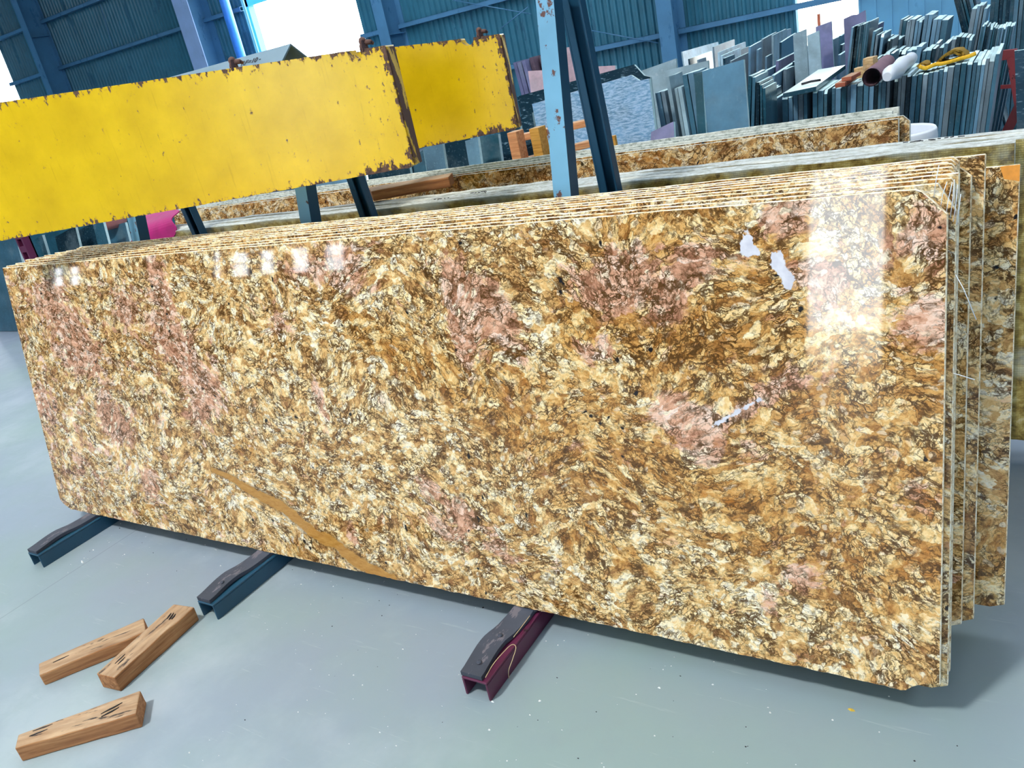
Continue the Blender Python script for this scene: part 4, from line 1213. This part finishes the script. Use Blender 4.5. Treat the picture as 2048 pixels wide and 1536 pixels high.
# slabs facing us at the left of the heap
panel([(1428, 265), (1404, 143), (1487, 119), (1508, 255)], 2.5, 8, .022, M_PLAIN, 'stone_slab', 'smooth blue grey slab standing upright before the heap of offcuts', 'stone slab')
panel([(1312, 210), (1299, 149), (1416, 121), (1424, 160)], 3.25, 10, .02, M_PALE, 'stone_slab', 'beige topped slab behind the strips left of the smooth blue slab', 'stone slab')
panel([(1290, 150), (1284, 141), (1352, 117), (1362, 150)], 3.7, 10, .02, M_PALE, 'stone_slab', 'pale grey slab at the foot of the blue wall column', 'stone slab')
panel([(1260, 300), (1302, 264), (1347, 243), (1358, 275)], 2.1, 14, .02, M_MAUVE, 'stone_slab', 'low lavender slab at the lower right of the brushed slab', 'stone slab', drop=True)
row([(1310, 186), (1328, 184), (1329, 154), (1346, 154), (1347, 177), (1356, 177), (1357, 150), (1400, 146)], 9, 2.65, -3, -3, .2, 'upright strips left of the smooth blue slab', 'among upright strips left of the smooth slab', [M_STONE[2], M_PALE, M_STONE[0], M_STONE[3]], 1.5, 0,
    desc=['pale blue', 'dark teal', 'grey'])
panel([(1395, 265), (1388, 148), (1404, 143), (1412, 265)], 2.62, 8, .018, M_STONE[1], 'stone_slab', 'thin dark slab edge pressed behind the smooth blue slab', 'stone slab')
panel([(1110, 312), (1064, 208), (1262, 150), (1279, 161), (1298, 157), (1330, 262)], 2.45, 9, .022, M_BRUSH, 'stone_slab', 'large brushed light blue slab with notched top corner behind the racks', 'stone slab')
panel([(1090, 300), (1034, 193), (1268, 129), (1288, 151), (1300, 154), (1330, 250)], 2.62, 9, .022, M_SPECK, 'stone_slab', 'dark speckled slab showing above the brushed light blue one', 'stone slab')
panel([(1000, 330), (1010, 245), (1064, 225), (1100, 320)], 2.54, 9, .02, M_SPECK, 'stone_slab', 'dark speckled slab left of the brushed light blue one', 'stone slab')
panel([(1118, 165), (1128, 96), (1184, 86), (1202, 160)], 5.2, 6, .03, M_PINK, 'stone_slab', 'tall pale pink slab seen between and beside the rack legs', 'stone slab')
panel([(1190, 170), (1193, 133), (1230, 131), (1238, 165)], 4.9, 6, .03, M_PINK, 'stone_slab', 'low pink slab with reddish corner right of the dark rack leg', 'stone slab')
panel([(1062, 180), (1056, 142), (1098, 140), (1100, 178)], 4.6, 6, .03, M_PINK, 'stone_slab', 'pinkish slab with slanted left edge beside the light blue leg', 'stone slab')
row([(1026, 126), (1052, 124), (1053, 116), (1086, 112)], 7, 5.0, -5, -5, .3, 'brown and mauve offcuts left of the light blue leg', 'among the stones left of the blue leg', [M_BROWN, M_BROWN, M_MAUVE], 1.5, 0, desc=['brown', 'mauve grey', 'dark brown'])
panel([(1590, 110), (1586, 69), (1612, 58), (1618, 100)], 5.4, 6, .02, M_PALE, 'stone_slab', 'pale blue square slab under the left edge of doorway glare', 'stone slab')
panel([(1622, 100), (1614, 71), (1638, 61), (1648, 95)], 5.3, 6, .02, M_PALE, 'stone_slab', 'second pale blue square slab in the doorway glare', 'stone slab')
panel([(1640, 95), (1631, 54), (1663, 42), (1672, 80)], 5.6, 6, .02, M_MAUVE, 'stone_slab', 'mauve square slab standing against the doorway glare', 'stone slab')
panel([(1695, 75), (1687, 38), (1704, 30), (1714, 29), (1731, 20), (1746, 50)], 5.6, 6, .02, M_MAUVE, 'stone_slab', 'largest mauve slab with bite in its top beside the glare', 'stone slab')
pq = on_y(1635, 55, 7.4); pt = on_y(1637, 28, 7.4)
tag(MB().box((-.012, -.012, 0), (.012, .012, float(pt[2]))).build('thin_post', simple('orange_post_paint', srgb(206, 110, 80), .6), None, (float(pt[0]), 7.4, 0)), 'thin orange post standing in front of the small doorway glare', 'post')

# dark slabs seen under the rear yellow girder
for ch, Y, mt, lab in (([(868, 345), (846, 296), (884, 283), (900, 340)], 2.15, M_STONE[2], 'grey blue slab edge low under the right end of front girder'),
                       ([(905, 345), (876, 292), (940, 272), (965, 335)], 2.35, M_STONE[4], 'near black slab under the rear yellow girder'),
                       ([(955, 335), (930, 282), (955, 274), (968, 330)], 2.1, M_STONE[2], 'blue slab with stepped edge under the rear yellow girder'),
                       ([(966, 330), (952, 276), (996, 268), (1008, 325)], 2.25, M_STONE[1], 'deep green slab with light right edge under the rear girder'),
                       ([(1012, 325), (1000, 262), (1040, 250), (1060, 315)], 2.4, M_SPECK, 'dark speckled slab left of the orange wood crate'),
                       ([(830, 350), (815, 320), (846, 300), (866, 345)], 2.3, M_STONE[0], 'dark teal slab just right of the front girder end')):
    panel(ch, Y, 9, .02, mt, 'stone_slab', lab, 'stone slab')

for ch, Y, mt, lab in (([(372, 430), (352, 380), (480, 356), (500, 410)], 2.25, M_STONE[4], 'near black slab behind the far stack, left of middle rack'),
                       ([(508, 410), (488, 352), (610, 330), (632, 390)], 2.3, M_STONE[0], 'dark teal slab behind the far stack at the middle rack'),
                       ([(640, 390), (620, 330), (720, 312), (742, 370)], 2.25, M_STONE[2], 'blue slab behind the far stack, right of middle rack'),
                       ([(748, 372), (728, 310), (812, 296), (834, 352)], 2.3, M_STONE[4], 'near black slab below the right end of the front girder')):
    panel(ch, Y, 9, .02, mt, 'stone_slab', lab, 'stone slab')

# wooden crate before the brushed slab
cr = empty('wooden_crate', tuple(on_y(1090, 320, 2.0) * np.array([1, 1, 0])), 'open orange wood crate standing before the brushed light blue slab', 'crate')
oc = np.array(cr.location)
def bar(a, b, w, d, mat, nm):
    A = np.array(a) - oc; B = np.array(b) - oc
    MB().beam(A, B, w, d, (0, 1, .1), 0).build(nm, mat, cr, bevel=.003)
for (x, y, Y), mt in (((1030, 262, 1.93), M_CRATE), ((1074, 254, 1.96), M_CRATEY)):
    p = on_y(x, y, Y); bar((p[0] + .012, p[1], 0.0), p, .05, .07, mt, 'post')
for (x0, y0), (x1, y1), Y in (((1034, 277), (1180, 244), 2.03), ((1050, 322), (1190, 284), 2.03)):
    bar(on_y(x0, y0, Y), on_y(x1, y1, Y), .03, .04, M_CRATE, 'rail')
p = on_y(1225, 271, 2.1); bar((p[0] + .02, p[1], 0), p, .03, .02, M_CRATEY, 'post')

# things lying on the front row
Zf = .920
def lie(name, quad, z, th, mat, lab, cat, edge=None):
    P = [on_z(x, y, z + th) for x, y in quad]; o = P[0].copy(); o[2] = z
    pts = [(float(q[0] - o[0]), float(q[1] - o[1])) for q in P]
    return tag(MB().prism(pts, 'z', 0, th, 1, 0, 0).build(name, [mat, edge or mat], None, tuple(float(q) for q in o)), lab, cat)


bd_ = lie('pale_board', [(1566, 187), (1632, 173), (1691, 130), (1637, 139)], Zf, .022, M_GLASSY, 'pale greenish board lying flat on the left of the front row', 'board', M_STONE[1])
s0 = on_z(1603, 168, Zf + .03); s1 = on_z(1641, 160, Zf + .03); sm = (s0 + s1) / 2 + np.array([0, 0, .012])
tag(MB().tube([s0 + np.array([0, 0, -.001]), sm - np.array([0, 0, .009]), s1], .006, 8).build('dark_strip', M_BLACK), 'thin dark strip lying on the pale greenish board', 'strip')


def stick(name, a, b, Z, w, d, mat, lab, cat, grp=None, zb=0):
    A = on_z(a[0], a[1], Z); B = on_z(b[0], b[1], Z + zb)
    return tag(MB().beam(A, B, w, d).build(name, mat, bevel=.003), lab, cat, grp)


TG = 'timber scraps on the front row'
stick('wood_scrap', (1680, 170), (1703, 156), 0.933, .05, .022, M_REDWOOD, 'red brown plank scrap with nail, lowest of the timber scraps', 'wood scrap', TG)
stick('wood_scrap', (1693, 158), (1712, 148), 0.955, .05, .02, M_REDWOOD, 'red brown plank scrap lying above the nailed one', 'wood scrap', TG)
stick('wood_scrap', (1712, 146), (1734, 143), 0.950, .05, .055, M_PALEWOOD, 'lower pale sawn wood block among the timber scraps', 'wood scrap', TG)
stick('wood_scrap', (1728, 131), (1748, 127), 1.004, .05, .05, M_PALEWOOD, 'upper pale sawn wood block, its cut end facing us', 'wood scrap', TG)
stick('wood_scrap', (1731, 122), (1751, 119), 1.046, .06, .03, M_PALEWOOD, 'split pale wood piece topping the timber scraps', 'wood scrap', TG)
A = on_z(1743, 155, .965); B = on_z(1774, 125, .965)
tb = MB(); tb.tube([A, B], [.042, .040], 20, cap=False); tb.tube([B, A], [.036, .037], 20, cap=False)
tag(tb.build('rolled_sheet', simple('purple_brown_cardboard', srgb(122, 92, 104), .8, 0, .2)), 'purple brown rolled tube with dark open end beside the timber scraps', 'tube')
A = on_z(1774, 154, .962); B = on_z(1827, 113, .972)
pts = [A + (B - A) * f + np.array([0, 0, .006 * math.sin(f * 14)]) for f in np.linspace(0, 1, 12)]
tag(MB().tube(pts, [.02, .034, .036, .037, .038, .036, .037, .036, .034, .032, .030, .012], 16).build('plastic_roll', M_WHITE), 'white plastic film roll lying on the front row of offcuts', 'plastic roll')
lie('pale_stone_strip', [(1815, 148), (1821, 147), (1846, 126), (1841, 126)], .930, .014, M_PALE, 'long pale stone strip lying left of the mustard sling', 'stone strip')


def ribbon(name, pts, width, thick, wdir, mat, lab, cat):
    """folded band of webbing"""
    m = MB(); P = cat_rom(pts); vs = []; fs = []; W = np.array(wdir, float); W /= np.linalg.norm(W)
    for i, p in enumerate(P):
        t = P[min(i + 1, len(P) - 1)] - P[max(i - 1, 0)]; n = np.cross(t, W); n /= (np.linalg.norm(n) + 1e-9)
        ww = width * (1 + .15 * math.sin(i * .7))
        for s, h in ((-1, -1), (1, -1), (1, 1), (-1, 1)): vs.append(p + W * (s * ww / 2) + n * (h * thick / 2))
    for i in range(len(P) - 1):
        for j in range(4): fs.append((4 * i + j, 4 * i + (j + 1) % 4, 4 * i + 4 + (j + 1) % 4, 4 * i + 4 + j))
    fs.append((0, 3, 2, 1)); e = 4 * (len(P) - 1); fs.append((e, e + 1, e + 2, e + 3))
    return tag(m.add(vs, fs, 0, False).build(name, mat), lab, cat)


S = lambda x, y, Y=3.42: on_y(x, y - (3.5 if Y > 3.4 else 4.5), Y)
ribbon('webbing_sling', [S(1838, 134), S(1848, 128), S(1856, 132), S(1850, 138), S(1862, 137), S(1876, 128), S(1890, 114), S(1906, 104), S(1920, 102), S(1930, 108), S(1934, 114), S(1928, 112), S(1912, 107), S(1896, 112), S(1884, 122), S(1894, 126), S(1912, 121), S(1926, 117)], .10, .010, (.1, 1, 0), M_SLING, 'mustard webbing sling folded in a loop on the front row', 'sling')
tag(MB().tube(cat_rom([S(1838, 137, 3.36), S(1850, 141, 3.36), S(1862, 137, 3.36), S(1872, 133, 3.36), S(1884, 132, 3.36), S(1900, 128, 3.36), S(1920, 122, 3.36), S(1938, 117, 3.36), S(1952, 111, 3.36)]), .0095, 8).build('yellow_rope', M_ROPE), 'yellow rope trailing along the foot of the mustard sling', 'rope')

# white bucket on a block of waste stone
bk = on_y(1790, 262, 2.30); rb = .155
zt = float(bk[2]) + .0
bu = empty('plastic_bucket', (float(bk[0]), 2.30, zt - .33), 'white plastic bucket standing just beyond the far gold stack', 'bucket')
MB().lathe([(0, 0), (rb * .82, 0), (rb * .84, .01), (rb * .95, .26), (rb * .99, .265), (rb * 1.0, .29), (rb * .985, .32), (rb * .95, .33), (rb * .93, .32), (rb * .92, .26), (rb * .80, .012), (0, .012)], 40).build('shell', M_WHITE, bu)
MB().lathe([(rb * .955, .20), (rb * .96, .20), (rb * .964, .243), (rb * .95, .243)], 40).build('label_band', simple('blue_red_band', srgb(120, 130, 220), .4, 0, .3, 20), bu)['label'] = 'printed blue band'
zb = zt - .33
tag(MB().box((-.24, -.15, 0), (.24, .15, zb)).build('stone_block', M_STONE[3], None, (float(bk[0]), 2.30, 0), bevel=.01), 'grey stone block carrying the white plastic bucket', 'stone block')

# red steel frame and speckled slab at the right edge
fr = empty('red_frame', (3.3, 4.22, 0), 'dark red steel frame standing at the right end of the front row', 'steel frame')
of = np.array(fr.location)
def fbar(a, b, w, d, nm): MB().beam(np.array(a) - of, np.array(b) - of, w, d, (0, 1, 0)).build(nm, M_REDST, fr)
Yr = 4.22
fbar(on_y(1998, 111, Yr), on_y(2034, 107, Yr), .05, .05, 'top_bar')
pA = on_y(2026, 112, Yr); pB = on_y(2044, 226, Yr)
fbar(pA, pA + (pB - pA) * (pA[2] / (pA[2] - pB[2])), .06, .06, 'leg')
pA = on_y(2046, 196, Yr); pB = on_y(2008, 275, Yr)
fbar(pA, pA + (pB - pA) * (pA[2] / (pA[2] - pB[2])), .05, .05, 'brace')
fbar(on_y(2001, 174, Yr), on_y(2040, 171, Yr), .02, .02, 'tie_bar')
panel([(2050, 250), (2029, 102), (2070, 96), (2090, 240)], 3.42, 2, .025, M_SPECK, 'stone_slab', 'speckled blue slab leaning on the red frame at the right edge', 'stone slab')
row([(2004, 120), (2030, 116)], 4, 4.45, 9, 9, .2, 'dark offcuts inside the red frame', 'seen through the red frame', DK2, 3)

# left end, under the front girder
for ch, Y, mt, lab in (([(70, 540), (64, 482), (84, 470), (108, 520)], 2.0, M_STONE[1], 'dark green slab beside the maroon post, left of the racks'),
                       ([(118, 520), (110, 474), (150, 452), (160, 505)], 2.2, M_STONE[4], 'glossy black slab with curved pale outline left of the racks'),
                       ([(150, 510), (142, 468), (186, 446), (196, 500)], 2.35, M_STONE[4], 'glossy black slab with straight light edge left of the racks'),
                       ([(198, 500), (186, 450), (205, 440), (222, 492)], 2.25, M_STONE[1], 'deep green slab left of the salmon foam block'),
                       ([(222, 492), (212, 455), (250, 445), (262, 486)], 2.45, M_STONE[0], 'dark teal slab under the salmon foam block'),
                       ([(60, 520), (36, 470), (340, 400), (360, 470)], 3.1, M_STONE[1], 'wide dark green slab behind the glossy black ones at left'),
                       ([(-30, 600), (-40, 482), (30, 470), (52, 560)], 2.3, M_STONE[0], 'dark teal slab at the far left edge under the yellow beam')):
    panel(ch, Y, 9, .02, mt, 'stone_slab', lab, 'stone slab')
p = on_y(38, 480, 1.75); mp = empty('maroon_post', (float(p[0]), 1.75, 0), 'maroon slotted steel post under the left part of yellow beam', 'steel post')
m = MB(); m.box((-.05, 0, 0), (-.03, .06, 1.05)); m.box((.03, 0, 0), (.05, .06, 1.05)); m.box((-.05, .05, 0), (.05, .06, 1.05))
for z in (.1, .3, .5, .7, .8, .9, 1.0): m.box((-.03, .0, z), (.03, .02, z + .045))
m.build('upright', M_MAROON, mp)
q = on_y(310, 462, .93)
tag(ribbon('magenta_sheet', [on_y(300, 415, 1.16), on_y(312, 432, 1.02), on_y(308, 452, .93), on_y(304, 500, .90)], .30, .004, (1, .1, .12), M_MAGENTA, 'crumpled magenta plastic sheet hanging over the netted slab ends', 'plastic sheet'), None)
tag(MB().lathe([(0, 0), (.10, 0), (.125, .03), (.13, .10), (.11, .14), (0, .15)], 24).build('foam_block', M_SALMON, None, tuple(float(v) for v in on_y(225, 456, 2.46))), 'salmon foam block lying on dark slabs left of the front leg', 'foam block')
p0 = on_z(-60, 655, .0); p1 = on_z(34, 618, .0)
tag(MB().box((-2.2, -.06, 0), (.9, .06, .10)).build('floor_beam', M_MAROON, None, (float(p0[0]) - .2, float(p0[1]), 0), (0, 0, math.atan2(float(p1[1] - p0[1]), float(p1[0] - p0[0])))), 'low dark steel beam lying on the floor at far left', 'steel beam')

# ------------------------------------------------------------------ daylight
w = bpy.data.worlds.new('world'); SC.world = w; w.use_nodes = True
bg = w.node_tree.nodes['Background']
bg.inputs[0].default_value = (.86, .94, 1, 1); bg.inputs[1].default_value = 13.0

SC.view_settings.view_transform = 'Standard'
SC.view_settings.look = 'None'
SC.view_settings.gamma = 1.0
SC.view_settings.use_curve_mapping = False
SC.view_settings.exposure = 0.0
cy = SC.cycles
cy.max_bounces = 5; cy.diffuse_bounces = 3; cy.glossy_bounces = 3; cy.transmission_bounces = 2; cy.transparent_max_bounces = 4
cy.caustics_reflective = False; cy.caustics_refractive = False
cy.sample_clamp_indirect = 8.0
cy.use_denoising = True
cy.use_adaptive_sampling = True
cy.adaptive_threshold = 0.02
